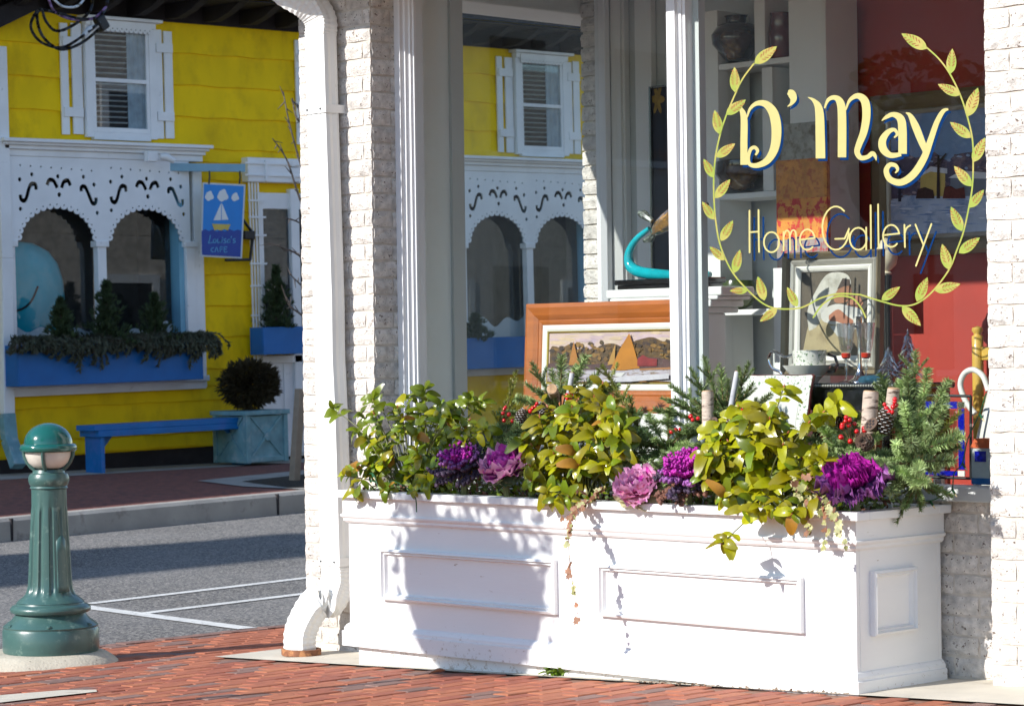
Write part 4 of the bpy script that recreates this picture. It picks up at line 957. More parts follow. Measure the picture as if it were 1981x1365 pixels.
def small_conifer(px, py, top, wpx, off, label, parent_group, m='conifer_dark', n=420, leader=True):
    b = HW(*H(px, py, off), off); tp = HW(*H(px, top, off), off); h = (tp - b).length; r = wpx / 165 / 2 * 1.25
    t = thing('potted_conifer', label, 'shrub', b, parent_group)
    MB().tube([b - Vector((0, 0, .08)), b + Vector((0, 0, h * .93))], [.018, .006], 6).build('trunk', 'bark', t)
    mb = MB()
    for i in range(n):
        f_ = random.random() ** 1.25; an0 = rnd(0, 2 * PI); rr = r * (1 - f_) ** .75 * (.6 + .5 * math.sin(f_ * 13 + px + 2.1 * math.sin(3 * an0))) * rnd(.3, 1.35); an = an0
        if f_ > .82: rr *= .6
        p = b + Vector((rr * math.cos(an), rr * math.sin(an), h * f_ * .97)); tuft(mb, p, Vector((math.cos(an) * .6, math.sin(an) * .6, .8)), 7, .075, .013, .55)
    tag(mb.build('crown', m, t, fix=False), kind='stuff')
def window_box(px0, px1, ptop, pbot, off, depth, label, parent_name='flower_box'):
    a0, b1 = H(px0, ptop, off + depth); a1, b0 = H(px1, pbot, off + depth)[0], H(px1, pbot, off + depth)[1]
    t = thing(parent_name, label, 'flower box', HW((a0 + a1) / 2, b0, off))
    fn = lambda u, v, d: HW(u, v, d); R = lambda x0, x1, a_0, a_1, nm, b_0=b0, b_1=b1: MB().prism([(a_0, b_0), (a_1, b_0), (a_1, b_1), (a_0, b_1)], fn, x0, x1).build(nm, 'house_blue', t, bevel=.006)
    R(off + depth - .025, off + depth, a0, a1, 'front_board'); R(off, off + .025, a0, a1, 'back_board')
    R(off + .0255, off + depth - .0255, a0, a0 + .025, 'end_board'); R(off + .0255, off + depth - .0255, a1 - .025, a1, 'end_board')
    MB().prism([(a0 + .026, b0), (a1 - .026, b0), (a1 - .026, b1 - .05), (a0 + .026, b1 - .05)], fn, off + .026, off + depth - .026).build('soil', 'soil', t)
    return a0, a1, b0, b1
random.seed(31)
FO = .165
fa0, fa1, fb0, fb1 = window_box(35, 394, 668, 733, FO, .26, 'long blue flower box draped with evergreen boughs under the arched window')
fa0b, fa1b, _, _ = window_box(880, 1175, 655, 703, FO, .26, 'blue flower box on the second arched window seen through the shop glass')
window_box(509, 600, 633, 683, .10, .25, 'short blue flower box beside the white door surround of the yellow house')
gl = thing('bough_garland', 'drooping grey-green evergreen boughs hanging over the blue flower box', 'garland', HW((fa0 + fa1) / 2, fb1, FO + .2))
mb = MB(); mbs = MB()
for i in range(210):
    a = lerp(fa0 - .03, fa1 + .02, random.random()); L = rnd(.06, .34) * random.random() ** .4 * (1.5 if a > fa1 - .25 else 1) * (.75 + .45 * math.sin(a * 5.1 + 1)); lean = rnd(-.25, .25) + (.16 if a > fa1 - .25 else 0)
    p0 = HW(a, fb1 + rnd(-.01, .10), FO + rnd(.05, .22)); p1 = HW(a + lean * .5, fb1 + rnd(.02, .09), FO + .28 + rnd(0, .06)); p2 = HW(a + lean * .9, fb1 - L * .55, FO + .31 + rnd(0, .08)); p3 = HW(a + lean, fb1 - L * .8, FO + .31)
    path = [Vector(q) for q in spline([tuple(p0), tuple(p1), tuple(p2), tuple(p3)], 5)]
    mbs.tube(path, .004, 4, cap=False)
    for k in range(len(path) - 1): tuft(mb, path[k], (path[k + 1] - path[k]).normalized(), 6, .065, .012, .6)
mbs.build('twigs', 'bark', gl); tag(mb.build('needles', 'garland_green', gl, fix=False), kind='stuff')
gp = 'small conifers in the blue flower boxes'
small_conifer(118, 668, 580, 48, FO + .12, 'short slim conifer nearest the blow-up whale in the blue flower box', gp)
small_conifer(207, 668, 545, 62, FO + .12, 'tallest conifer, in the middle of the blue flower box', gp, n=560)
small_conifer(300, 668, 568, 62, FO + .12, 'spreading conifer with a thin leader, under the cafe sign end of the blue flower box', gp)
small_conifer(535, 636, 515, 52, .22, 'bushy conifer in the short blue box by the door', gp, n=520)
small_conifer(920, 662, 610, 50, FO + .12, 'dark conifer in the flower box seen through the shop glass', gp)
tp = crate((H(478, 870, .55)[0], .62), .62, 'weathered blue crate planter with crossed braces beside the bench', '')
def ball_shrub(c, r, label):
    t = thing('round_shrub', label, 'shrub', c)
    MB().tube([c - Vector((0, 0, .12)), c + Vector((0, 0, .05 + r * .4))], [.03, .02], 7).build('trunk', 'bark', t)
    mb = MB(); cc = c + Vector((0, 0, r * .98))
    for i in range(2200):
        d = Vector((random.gauss(0, 1), random.gauss(0, 1), random.gauss(0, 1))).normalized(); d.z *= .82; rr = r * (rnd(.55, 1.0) ** .6 if i % 3 else rnd(.1, .7)) * (1 + .07 * math.sin(7 * d.x + 5 * d.z))
        tuft(mb, cc + d * rr, d, 4, .075, .012, .5)
    tag(mb.build('crown', 'shrub_bronze', t, fix=False), kind='stuff')
ball_shrub(tp + Vector((0, 0, -.02)), .33, 'round clipped bronze shrub growing in the blue crate planter')
# concrete strip at the foot of the wall, tree pit, stake and bare street tree
mb = MB(); fs = lambda x, y: far_side(x, y) + .006
grid_mesh(mb, [-23.98, -23.15], frange(10, 30, 20), fs).build('house_apron', 'kerb_concrete', fix=False)['kind'] = 'structure'
def onF(px, py):
    p = onX(px, py, -21)
    for _ in range(12): p = onZ(px, py, far_side(p.x, p.y))
    return p
pit = [onF(*q) for q in ((382, 931), (640, 905), (640, 950), (470, 942))]
MB().add([(p.x, p.y, far_side(p.x, p.y) + .010) for p in pit], [(0, 1, 2, 3)]).build('tree_pit_border', 'kerb_concrete', fix=False)['kind'] = 'structure'
pit = [onF(*q) for q in ((468, 933), (640, 914), (640, 945), (560, 946))]
MB().add([(p.x, p.y, far_side(p.x, p.y) + .016) for p in pit], [(0, 1, 2, 3)]).build('tree_pit', 'soil', fix=False)['kind'] = 'structure'
sp0 = onF(568, 931); sp1 = onX(581, 752, sp0.x)
st = thing('tree_stake', 'leaning grey wooden tree stake in the far pavement', 'stake', sp0)
MB().bar(sp0 - Vector((0, 0, .1)), sp1, .085, .085, up=(1, 0, 0)).build('post', 'stake_wood', st, bevel=.006)
XT = sp0.x + .3
tb_ = onF(640, 935)
bt = thing('bare_tree', 'small leafless street tree with thorny twigs beside the shop corner', 'tree', tb_)
mb = MB(); mb.tube([tb_ - Vector((0, 0, .1)), onX(628, 700, XT), onX(618, 450, XT), onX(610, 300, XT), onX(598, 150, XT)], [.05, .045, .038, .026, .015], 8); mb.build('trunk', 'twig_grey', bt, smooth=True)
def twig(pts, r):
    P_ = [onX(x, y, XT + rnd(-.1, .1)) for x, y in pts]; q = [Vector(t) for t in spline([tuple(p) for p in P_], 5)]
    m_ = MB().tube(q, [lerp(r, r * .3, i / (len(q) - 1)) for i in range(len(q))], 5)
    for i in range(2, len(q) - 1):
        d = Vector((rnd(-.3, .3), rnd(-1, 1), rnd(-.6, 1))).normalized() * rnd(.04, .13); m_.tube([q[i], q[i] + d * .6, q[i] + d], [r * .45, r * .3, r * .15], 4)
    m_.build('branch', 'twig_grey', bt)
for pts in ([(618, 430), (585, 330), (560, 240), (548, 178)], [(614, 460), (580, 385), (555, 310), (527, 268)], [(618, 520), (590, 440), (545, 420)], [(620, 560), (585, 500), (550, 480), (520, 470)], [(622, 600), (590, 560), (560, 530)], [(615, 350), (590, 270), (575, 200)], [(620, 640), (585, 610), (560, 590), (548, 560)], [(605, 250), (575, 230), (566, 190)]): twig(pts, .016)
# coiled cables hanging from a line in front of the house
XW = -23.0
cb = thing('cable_coil', 'loops of black and white utility cable hanging in front of the yellow house', 'cable', onX(170, 40, XW))
mat('cable_white', (.62, .64, .66), .5, .05, 5); mat('cable_purple', (.22, .12, .26), .5, .05, 5)
def cab(pts, r, m): MB().tube([onX(*p, XW + rnd(-.06, .06)) for p in spline(pts, 7)], r, 6).build('cable', m, cb, smooth=True)
cab([(195, 42), (160, 70), (120, 92), (80, 82), (60, 55), (66, 30), (80, 18), (88, 40), (108, 60), (140, 50), (175, 20), (178, -20)], .016, 'black_iron')
cab([(198, 50), (160, 82), (118, 96), (86, 75), (73, 45), (77, 20), (120, 28), (165, 38), (200, 25), (212, -20)], .016, 'black_iron')
cab([(92, -10), (105, 22), (140, 38), (180, 36), (205, 14)], .013, 'cable_purple'); cab([(96, -10), (120, 12), (150, 12), (168, -10)], .013, 'cable_white')
MB().obox(onX(196, 45, XW), (.1, .12, .16), Euler((.6, 0, 0)).to_matrix()).build('clamp', 'black_iron', cb, bevel=.02)
MB().tube([onX(160, 72, XW), onX(172, 56, XW), onX(196, 48, XW)], [.03, .035, .02], 8).build('insulator', 'cable_white', cb, smooth=True)

# ================================================================== PLANTS IN THE PLANTER
SOIL = .66
mat('leaf_olive', (.32, .30, .006), .30, .25, 6, rand=.3, huevar=.016, coat=.25, trans=.3)
mat('leaf_green', (.16, .215, .008), .30, .25, 6, rand=.3, huevar=.016, coat=.25, trans=.32)
mat('leaf_orange_dry', (.42, .20, .02), .45, .25, 8, rand=.2, trans=.3)
mat('stem_green', (.12, .13, .04), .6, .2, 20)
mat('bud_red', (.42, .12, .06), .5, .2, 20)
def leaf_mesh(name, m, L=.07, W=.034, curl=.35, fold=.25, seed=0):
    nu, nv = 6, 4; mb = MB()
    for i in range(nu + 1):
        t = i / nu; w = W * max(0.02, math.sin(PI * (.05 + .90 * t) ** .9)) ** .6; y = L * t; z = -curl * L * t * t * .6 + .08 * L * math.sin(PI * t)
        for j in range(nv + 1):
            s = (j / nv - .5) * 2; mb.v.append(Vector((s * w / 2, y, z + fold * abs(s) * w * .5 + .002 * math.sin(7 * t + 3 * s + seed))))
    for i in range(nu):
        for j in range(nv): k = i * (nv + 1) + j; mb.f.append((k, k + 1, k + nv + 2, k + nv + 1)); mb.mi.append(0)
    return mb.mesh(name, mats=[MATS[m]], smooth=True)
def leafset(m): return [leaf_mesh('leaf', m, .076, .043, c, f_, i) for i, (c, f_) in enumerate(((.2, .15), (.7, .1), (1.1, .22), (.5, -.08)))]
LO, LG, LD = leafset('leaf_olive'), leafset('leaf_green'), leafset('leaf_orange_dry')
def orient(d, up=Vector((0, 0, 1)), roll=0.):
    d = d.normalized(); x = d.cross(up); x = x.normalized() if x.length > 1e-3 else Vector((1, 0, 0)); z = x.cross(d)
    return Matrix((x, d, z)).transposed().to_4x4() @ Matrix.Rotation(roll, 4, 'Y')
def shrub(label, base_px, tips, leafmeshes, size, dry=.05, Yb=8.45, seed=1, per=6):
    """woody shrub: a stem to each tip, leaves in whorls round the upper stem"""
    random.seed(seed); bp = onY(base_px, 1000, Yb); base = Vector((bp.x, Yb, SOIL - .01)); t = thing('broadleaf_shrub', label, 'shrub', base); n = 0; more = MB(); tips = sorted(tips, key=lambda q_: q_[2])
    for (px, py, Y) in tips:
        tip = onY(px, py, Y); mid = base.lerp(tip, .5) + Vector((rnd(-.03, .03), rnd(-.03, .03), .04 if tip.z > SOIL else .10))
        b0 = base + Vector(((tip.x - base.x) * .25 + rnd(-.04, .04), rnd(-.05, .05), 0))
        if tip.z < SOIL + .08: b0 = Vector((tip.x + rnd(-.03, .03), PY0 + .12, SOIL)); mid = Vector((lerp(b0.x, tip.x, .5), PY0 - .01, max(tip.z, SOIL) + .05))
        path = [Vector(q) for q in spline([tuple(b0), tuple(mid), tuple(tip)], 5)]
        MB().tube(path, [lerp(.0045, .0022, i / (len(path) - 1)) for i in range(len(path))], 5).build('stem', 'stem_green', t)
        d = (path[-1] - path[-2]).normalized()
        for lvl, (back, cnt) in enumerate(((0, per - 2), (.028, 2), (.06, 2))):
            c = path[-1] - d * back; ph = rnd(0, 6)
            for k in range(cnt):
                extra = n >= 296
                an = ph + 2 * PI * k / cnt + rnd(-.3, .3); s = d.orthogonal().normalized(); q = d.cross(s)
                out = (s * math.cos(an) + q * math.sin(an)) * 1.0 + d * rnd(.15, .7) + Vector((.12, -.25, -.05)); M = Matrix.Translation(c) @ orient(out, Vector((.3, -.75, .65)), rnd(-.6, .6)) @ Matrix.Scale(size * rnd(.45, 1.2), 4); me = random.choice(LD if random.random() < dry else leafmeshes); n += 1
                if not extra: inst('leaf', me, t, M)
                else:
                    kk = len(more.v); more.v += [M @ q_.co for q_ in me.vertices]; more.f += [tuple(kk + i_ for i_ in p_.vertices) for p_ in me.polygons]; more.mi += [0] * len(me.polygons)
        if random.random() < .35: MB().tube([path[-1], path[-1] + d * .012, path[-1] + d * .022], [.003, .0035, .001], 5).build('bud', 'bud_red', t)
    if more.v: tag(more.build('inner_leaves', leafmeshes[0].materials[0], t, smooth=True, fix=False, angle=0), kind='stuff')
    return t
random.seed(41)
def cloud(cx, cy, rx, ry, n, Y0, Y1, droop=0):
    out = []
    while len(out) < n:
        x, y = rnd(-1, 1), rnd(-1, 1)
        if x * x + y * y <= 1: out.append((cx + rx * x, cy + ry * y - 10 * (1 - x * x), Y0 + (Y1 - Y0) * random.random() * (1 if y < .3 else .5)))
    return out
tipsL = [(645, 790, 8.42), (700, 800, 8.4), (722, 775, 8.5), (822, 752, 8.5), (790, 770, 8.5), (728, 770, 8.55), (770, 790, 8.3), (912, 770, 8.5), (930, 778, 8.45), (882, 790, 8.4), (690, 905, 8.22), (665, 920, 8.2), (745, 945, 8.2), (800, 950, 8.2), (690, 950, 8.2), (830, 930, 8.22), (940, 830, 8.3)] + cloud(810, 868, 130, 88, 60, 8.26, 8.62)
shrub('loose leggy green shrub with orange-tinged leaves at the downspout end of the planter', 800, tipsL, LG + LG + LO, .90, .07, seed=3)
tipsC = [(1110, 755, 8.5), (1180, 790, 8.4), (1165, 745, 8.55), (1060, 790, 8.4), (1010, 850, 8.3), (1210, 830, 8.3), (1030, 930, 8.22), (1100, 960, 8.18), (1060, 950, 8.2), (1120, 900, 8.22), (1180, 900, 8.25), (1075, 965, 8.18)] + cloud(1112, 862, 108, 92, 54, 8.24, 8.52)
shrub('glossy olive shrub with big leaves growing in front of the sailboat painting', 1110, tipsC, LO + LO + LG, 1.05, .03, seed=4)
tipsR = [(1515, 752, 8.55), (1620, 780, 8.45), (1590, 800, 8.4), (1430, 790, 8.4), (1365, 880, 8.24), (1360, 920, 8.2), (1400, 960, 8.17), (1440, 985, 8.12), (1500, 985, 8.14), (1535, 990, 8.14), (1400, 1048, 8.03), (1580, 960, 8.2), (1470, 990, 8.13), (1590, 890, 8.25)] + cloud(1475, 880, 112, 95, 56, 8.24, 8.52)
shrub('yellow-green shrub with large leaves spilling over the planter rim below the holly plate', 1475, tipsR, LO + LO + LO + LG, 1.1, .03, seed=5)

# ornamental cabbages and kales
def kale_leaf(name, m, L, W, freq, amp, seed, edge=None):
    nu, nv = 6, 14; mb = MB(); random.seed(seed); ph = rnd(0, 9)
    for i in range(nu + 1):
        t = i / nu; w = W * (.18 + .82 * math.sin(min(1, t * 1.12) * PI * .56)) * (1 if t < .8 else 1 - (t - .8) * 1.2)
        for j in range(nv + 1):
            s = (j / nv - .5) * 2; e = max(abs(s) ** 1.5 * t, max(0, t - .6) * 2.2); rf_ = amp * e * math.sin(freq * (s * 2.2 + .4 * t) + ph + i) + amp * .5 * e * rnd(-1, 1)
            mb.v.append(Vector((s * w / 2 * (1 - .12 * s * s), L * t * (1 - .10 * s * s) + amp * e * .5 * math.cos(freq * s * 2.4 + ph), .22 * L * t * t + .28 * W * s * s * t + rf_)))
    for i in range(nu):
        for j in range(nv): k = i * (nv + 1) + j; mb.f.append((k, k + 1, k + nv + 2, k + nv + 1)); mb.mi.append(1 if edge and (i == nu - 1 or (j in (0, nv - 1) and i > 2)) else 0)
    return mb.mesh(name, mats=[MATS[m]] + ([MATS[edge]] if edge else []), smooth=True)
mat('kale_edge', (.72, .36, .58), .5, .2, 30, rand=.1, trans=.25)
mat('kale_magenta', (.52, .022, .40), .5, .3, 30, rand=.15, trans=.2, bump=.002, bscale=90)
mat('kale_lilac', (.58, .08, .46), .5, .3, 30, rand=.15, trans=.2)
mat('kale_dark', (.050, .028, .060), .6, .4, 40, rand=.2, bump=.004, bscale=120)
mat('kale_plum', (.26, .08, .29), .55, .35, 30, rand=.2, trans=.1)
mat('kale_pink', (.70, .32, .42), .5, .25, 30, rand=.15, trans=.2, col2=(.55, .05, .35), c2scale=26, c2lo=.5, c2hi=.6)
mat('kale_cream', (.55, .52, .30), .5, .25, 30, rand=.15, trans=.2)
mat('kale_green', (.16, .20, .10), .6, .3, 30, rand=.2)
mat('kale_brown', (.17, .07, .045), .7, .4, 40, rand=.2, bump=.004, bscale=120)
def curly_leaf(m, L, seed):
    random.seed(seed); mb = MB(); mb.tube([(0, 0, 0), (0, L * .5, L * .05), (0, L * .9, L * .12)], [.004, .003, .002], 5)
    for i in range(22):
        t = .3 + .7 * i / 21; c = Vector((rnd(-1, 1) * L * .17 * (.4 + t), L * t, L * .14 * t + rnd(-.004, .004))); k = len(mb.v); r = rnd(.0045, .008) * (L / .11); mb.ball(c, r, 7, 5)
        for q in range(k, len(mb.v)): mb.v[q] = c + (mb.v[q] - c) * rnd(.55, 1.6)
    return mb.mesh('leaf', mats=[MATS[m]], smooth=True)
def kale(label, px, py, Y, r, rings, seed, tilt=.55, lumps=False):
    """rosette facing up and towards the street; rings = (material, leaves, start radius, length, spread 0 upright..1 flat, curly)"""
    c = onY(px, py, Y); c = Vector(c); t = thing('ornamental_kale', label, 'ornamental cabbage', (c.x, c.y, SOIL))
    ax = Vector((.12, -tilt, 1)).normalized(); s = ax.orthogonal().normalized(); q = ax.cross(s)
    MB().tube([(c.x, c.y + .02, SOIL - .02), c - ax * r * .2], [.018, .014], 7).build('stalk', 'stem_green', t)
    for ri, (m, n, L, sp, curly) in enumerate(rings):
        L *= 1.2 if not curly else 1.05
        var = [kale_leaf('leaf', m, L, L * (1.2 if not curly else .62), 15 if not curly else 13, L * (.085 if not curly else .17), seed * 10 + ri * 3 + v, 'kale_edge' if m in ('kale_lilac', 'kale_pink') else ('kale_lilac' if m == 'kale_magenta' and not curly else None)) for v in range(2)]
        if lumps: var = [curly_leaf(m, L, seed * 10 + ri * 3 + v) for v in range(2)]
        for k in range(n):
            an = 2 * PI * (k + .5 * (ri % 2)) / n + rnd(-.2, .2); o_ = s * math.cos(an) + q * math.sin(an); tl = sp * rnd(.88, 1.1)
            d = (o_ * math.sin(tl * PI / 2) + ax * math.cos(tl * PI / 2)); up = (ax * math.sin(tl * PI / 2) - o_ * math.cos(tl * PI / 2))
            inst('leaf', random.choice(var), t, Matrix.Translation(c - ax * r * .25 + o_ * r * .05) @ orient(d, up, rnd(-.2, .2)) @ Matrix.Scale(rnd(.85, 1.15), 4))
random.seed(51)
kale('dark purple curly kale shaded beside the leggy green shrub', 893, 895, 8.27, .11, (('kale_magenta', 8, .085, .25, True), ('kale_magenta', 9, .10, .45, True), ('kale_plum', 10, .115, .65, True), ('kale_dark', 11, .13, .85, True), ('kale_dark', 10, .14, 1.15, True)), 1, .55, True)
kale('round violet-pink ornamental cabbage with green lower leaves', 975, 902, 8.25, .10, (('kale_magenta', 7, .05, .2, False), ('kale_magenta', 9, .066, .42, False), ('kale_magenta', 10, .08, .62, False), ('kale_lilac', 11, .09, .82, False), ('kale_lilac', 11, .092, 1.05, False), ('kale_green', 9, .085, 1.35, False)), 2)
kale('flat pale pink and cream ornamental cabbage at the rim', 1237, 940, 8.25, .09, (('kale_magenta', 7, .045, .3, False), ('kale_pink', 9, .062, .55, False), ('kale_pink', 10, .08, .78, False), ('kale_pink', 10, .09, 1.0, False), ('kale_cream', 9, .085, 1.3, False)), 3, .8)
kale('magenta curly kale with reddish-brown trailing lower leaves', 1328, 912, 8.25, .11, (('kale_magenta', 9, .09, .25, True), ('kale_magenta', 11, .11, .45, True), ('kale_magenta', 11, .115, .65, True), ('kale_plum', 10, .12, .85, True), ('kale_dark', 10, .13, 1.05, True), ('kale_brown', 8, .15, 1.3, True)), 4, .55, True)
kale('feathery bright magenta kale at the far end next to the fir', 1652, 932, 8.30, .11, (('kale_magenta', 10, .10, .25, True), ('kale_magenta', 12, .115, .48, True), ('kale_magenta', 11, .12, .7, True), ('kale_plum', 12, .13, .9, True), ('kale_plum', 10, .13, 1.15, True)), 5, .6)

# fir boughs
mat('needle_green', (.17, .24, .08), .45, .3, 14, rand=.25, trans=.12)
mat('needle_blue', (.31, .41, .16), .45, .3, 14, rand=.4, trans=.12)
mat('needle_yellow', (.19, .21, .035), .45, .3, 14, rand=.2, trans=.15)
mat('fir_twig', (.20, .13, .06), .8, .2, 20)
def sprig_mesh(name, L, nl, m, seed, dens=1.0, flat=.45):
    random.seed(seed); mb = MB(); st_ = int(L / .0042 * dens)
    mb.tube([(0, 0, 0), (0, L * .5, .004), (0, L, .0)], [.0028, .0022, .001], 5, m=1)
    for i in range(st_):
        y = L * (i / st_) ** .95; k = 6
        for j in range(k):
            an = rnd(0, 2 * PI); a = Vector((math.cos(an), 0, math.sin(an) * (flat if math.sin(an) < 0 else .8))); ln_ = nl * rnd(.75, 1.15) * (1 if y < L * .85 else .8)
            d = (a + Vector((0, rnd(.45, 1.0) if flat < .8 else rnd(.2, .7), 0))).normalized() * ln_; s = d.cross(Vector((rnd(-1, 1), rnd(-1, 1), rnd(-1, 1)))).normalized() * .0021
            p = Vector((0, y, .002)); mb.add([p - s, p + s, p + d * .9 + s * .5, p + d - s * .2], [(0, 1, 2, 3)])
    return mb.mesh(name, mats=[MATS[m], MATS['fir_twig']])
SPR = {k: [sprig_mesh('sprig', .16, nl, m, s, d_, f_) for s in (1, 2, 3)] for k, (nl, m, d_, f_) in {'g': (.026, 'needle_green', .95, .45), 'b': (.027, 'needle_blue', 1.5, .95), 'y': (.022, 'needle_yellow', .8, .5)}.items()}
def bough(label, base, tips, Yb, kinds, seed, nm='fir_bough'):
    random.seed(seed); b = onY(base[0], base[1], Yb); t = thing(nm, label, 'fir bough', b)
    for tip in tips:
        px, py, Y = tip[:3]; kind = tip[3] if len(tip) > 3 else random.choice(kinds); e = onY(px, py, Y); root = b + (e - b) * ((rnd(.0, .35) if kind != 'b' else rnd(.25, .55)) if len(tip) < 5 else tip[4]); d = e - root; L = d.length; segs = max(1, int(round(L / .15)))
        MB().tube([b, root, root.lerp(e, .6)], [.005, .004, .0025], 5).build('branch', 'fir_twig', t)
        s0 = L * .0
        for k in range(segs):
            p = root + d * (k / segs); M = Matrix.Translation(p) @ orient(d + Vector((rnd(-.02, .02), rnd(-.02, .02), rnd(-.02, .02))), roll=rnd(-.4, .4)) @ Matrix.Scale(L / segs / .16 * 1.06, 4); sc = max(.9, min(1.5, .16 * segs / L)) * (1.2 if kind == 'b' else 1); inst('sprig', random.choice(SPR[kind]), t, M @ Matrix.Diagonal((sc, 1, sc, 1)))
            if kind != 'b' or random.random() < .35:
                for sd in (-1, 1):
                    dd = (d.normalized() + orient(d).to_3x3() @ Vector((sd * .9, 0, .15))).normalized(); inst('sprig', random.choice(SPR[kind]), t, Matrix.Translation(p + d * .1) @ orient(dd, roll=rnd(-.5, .5)) @ Matrix.Scale(rnd(.5, .75), 4))
    return t
bough('fir bough fanning up in front of the sailboat painting', (1085, 800), [(1085, 690, 8.62), (1128, 690, 8.66), (1030, 705, 8.6), (1020, 742, 8.5), (1000, 768, 8.45), (1150, 718, 8.6), (1190, 745, 8.6), (1108, 712, 8.62), (1060, 720, 8.6), (1235, 800, 8.5), (1215, 770, 8.6), (965, 800, 8.45), (950, 830, 8.4), (940, 860, 8.35), (985, 850, 8.35), (1000, 880, 8.3), (1245, 835, 8.45), (1170, 770, 8.55), (1045, 760, 8.5)], 8.6, 'gb', 61)
bough('long dark fir bough crossing the white window mullion', (1400, 830), [(1338, 714, 8.62), (1363, 692, 8.64), (1412, 738, 8.6), (1285, 768, 8.5), (1300, 742, 8.6), (1452, 705, 8.62), (1490, 765, 8.6), (1455, 745, 8.6), (1300, 800, 8.5), (1480, 800, 8.5), (1350, 760, 8.6), (1320, 830, 8.4), (1270, 790, 8.5), (1255, 815, 8.45), (1340, 780, 8.5), (1385, 800, 8.5), (1500, 820, 8.5), (1395, 720, 8.62), (1310, 770, 8.55)], 8.6, 'gg', 62)
bough('low spreading fir bough between the two olive shrubs', (1290, 870), [(1190, 820, 8.42), (1210, 850, 8.36), (1255, 800, 8.5), (1240, 880, 8.35), (1330, 830, 8.4), (1380, 860, 8.4), (1300, 790, 8.5), (1225, 905, 8.32), (1360, 830, 8.45), (1280, 915, 8.35), (1200, 880, 8.33), (1185, 850, 8.36), (1310, 880, 8.33), (1265, 855, 8.36), (1235, 835, 8.4), (1340, 860, 8.36), (1300, 930, 8.3)], 8.5, 'gb', 63)
bough('blue-green fir bough behind the cluster of red berries and the round cone', (1640, 880), [(1572, 870, 8.45), (1565, 845, 8.5), (1600, 820, 8.5), (1622, 785, 8.6), (1680, 885, 8.4), (1600, 880, 8.42), (1655, 860, 8.45), (1590, 800, 8.55), (1700, 870, 8.45), (1560, 900, 8.38), (1580, 830, 8.48), (1620, 890, 8.38), (1660, 800, 8.58), (1640, 840, 8.45), (1610, 855, 8.42), (1690, 900, 8.38)], 8.55, 'b', 64)
bough('large upright pale fir bough at the end of the planter by the brick pier', (1765, 890), [(1772, 680, 8.72, 'g'), (1705, 728, 8.66), (1797, 716, 8.7), (1828, 735, 8.72), (1740, 740, 8.66), (1820, 768, 8.7), (1858, 800, 8.66, 'y'), (1780, 800, 8.6), (1832, 790, 8.62), (1852, 868, 8.62), (1720, 925, 8.4), (1735, 955, 8.36), (1762, 935, 8.36), (1700, 872, 8.45), (1800, 865, 8.55), (1850, 835, 8.62), (1745, 800, 8.6), (1700, 760, 8.66), (1820, 905, 8.55), (1755, 720, 8.66), (1810, 830, 8.5), (1770, 850, 8.38), (1735, 870, 8.38), (1790, 905, 8.38), (1755, 780, 8.5)], 8.6, 'b', 65)
bough('dark fir sprays hanging over the end of the planter', (1775, 930), [(1742, 1008, 8.5, 'g', .1), (1770, 985, 8.55, 'g', .1), (1805, 962, 8.6, 'g', .1), (1840, 960, 8.62, 'g', .1), (1750, 985, 8.45, 'g', .1), (1700, 965, 8.45, 'g', .1)], 8.55, 'g', 66)
bough('low fir sprays filling the rim between the pink cabbage and the magenta kale', (1285, 930), [(1190, 925, 8.3, 'b', .3), (1265, 900, 8.3, 'g', .2), (1285, 880, 8.3, 'b', .2), (1300, 905, 8.28, 'g', .2), (1375, 950, 8.26, 'g', .3), (1395, 870, 8.34, 'b', .4), (1200, 890, 8.32, 'g', .3)], 8.36, 'g', 71)
bough('fir sprays spreading flat behind the feathery magenta kale', (1690, 900), [(1600, 905, 8.36, 'b', .3), (1585, 935, 8.3, 'g', .3), (1620, 870, 8.4, 'b', .3), (1660, 880, 8.4, 'b', .3), (1720, 890, 8.36, 'b', .2), (1790, 930, 8.36, 'b', .3), (1840, 890, 8.5, 'b', .4), (1815, 940, 8.46, 'g', .4), (1860, 845, 8.6, 'b', .5), (1700, 800, 8.55, 'b', .4)], 8.45, 'b', 72)
bough('small fir tips between the leggy shrub and the violet cabbage', (950, 890), [(930, 845, 8.36, 'g', .2), (960, 850, 8.36, 'b', .2), (990, 865, 8.34, 'g', .2), (1010, 830, 8.4, 'b', .3), (940, 880, 8.33, 'g', .2)], 8.38, 'g', 73)
bough('golden cedar twig poking up beside the wooden picture frame', (965, 830), [(1002, 720, 8.55, 'y', .0), (985, 770, 8.5, 'y', 0)], 8.5, 'y', 67, 'cedar_twig')
bough('drying brown fir tip arching in front of the painting', (1235, 830), [(1165, 705, 8.55, 'y', .0), (1215, 770, 8.5, 'y', 0)], 8.5, 'y', 68)
# undergrowth that closes the gaps above the soil
mb = MB(); random.seed(71)
for i in range(5200):
    x, y = rnd(PX0 + .06, PX1 - .06), rnd(PY0 + .05, PYB - .05); z = SOIL + .25 * random.random() ** 1.5 * (1 if y > PY0 + .14 else .35)
    d = Vector((rnd(-1, 1), rnd(-1, .4), rnd(-.1, 1))).normalized() * rnd(.02, .05); s = d.orthogonal().normalized() * rnd(.004, .010); p = Vector((x, y, z)); mb.add([p - s * .3, p + d * .5 - s, p + d, p + d * .5 + s], [(0, 1, 2, 3)], random.choice((0, 0, 1, 2)))
ug = mb.build('undergrowth', ['needle_green', 'leaf_green', 'kale_brown'], fix=False); tag(ug, 'dense low evergreen sprigs and dead leaves filling the planter soil', 'undergrowth', kind='stuff')

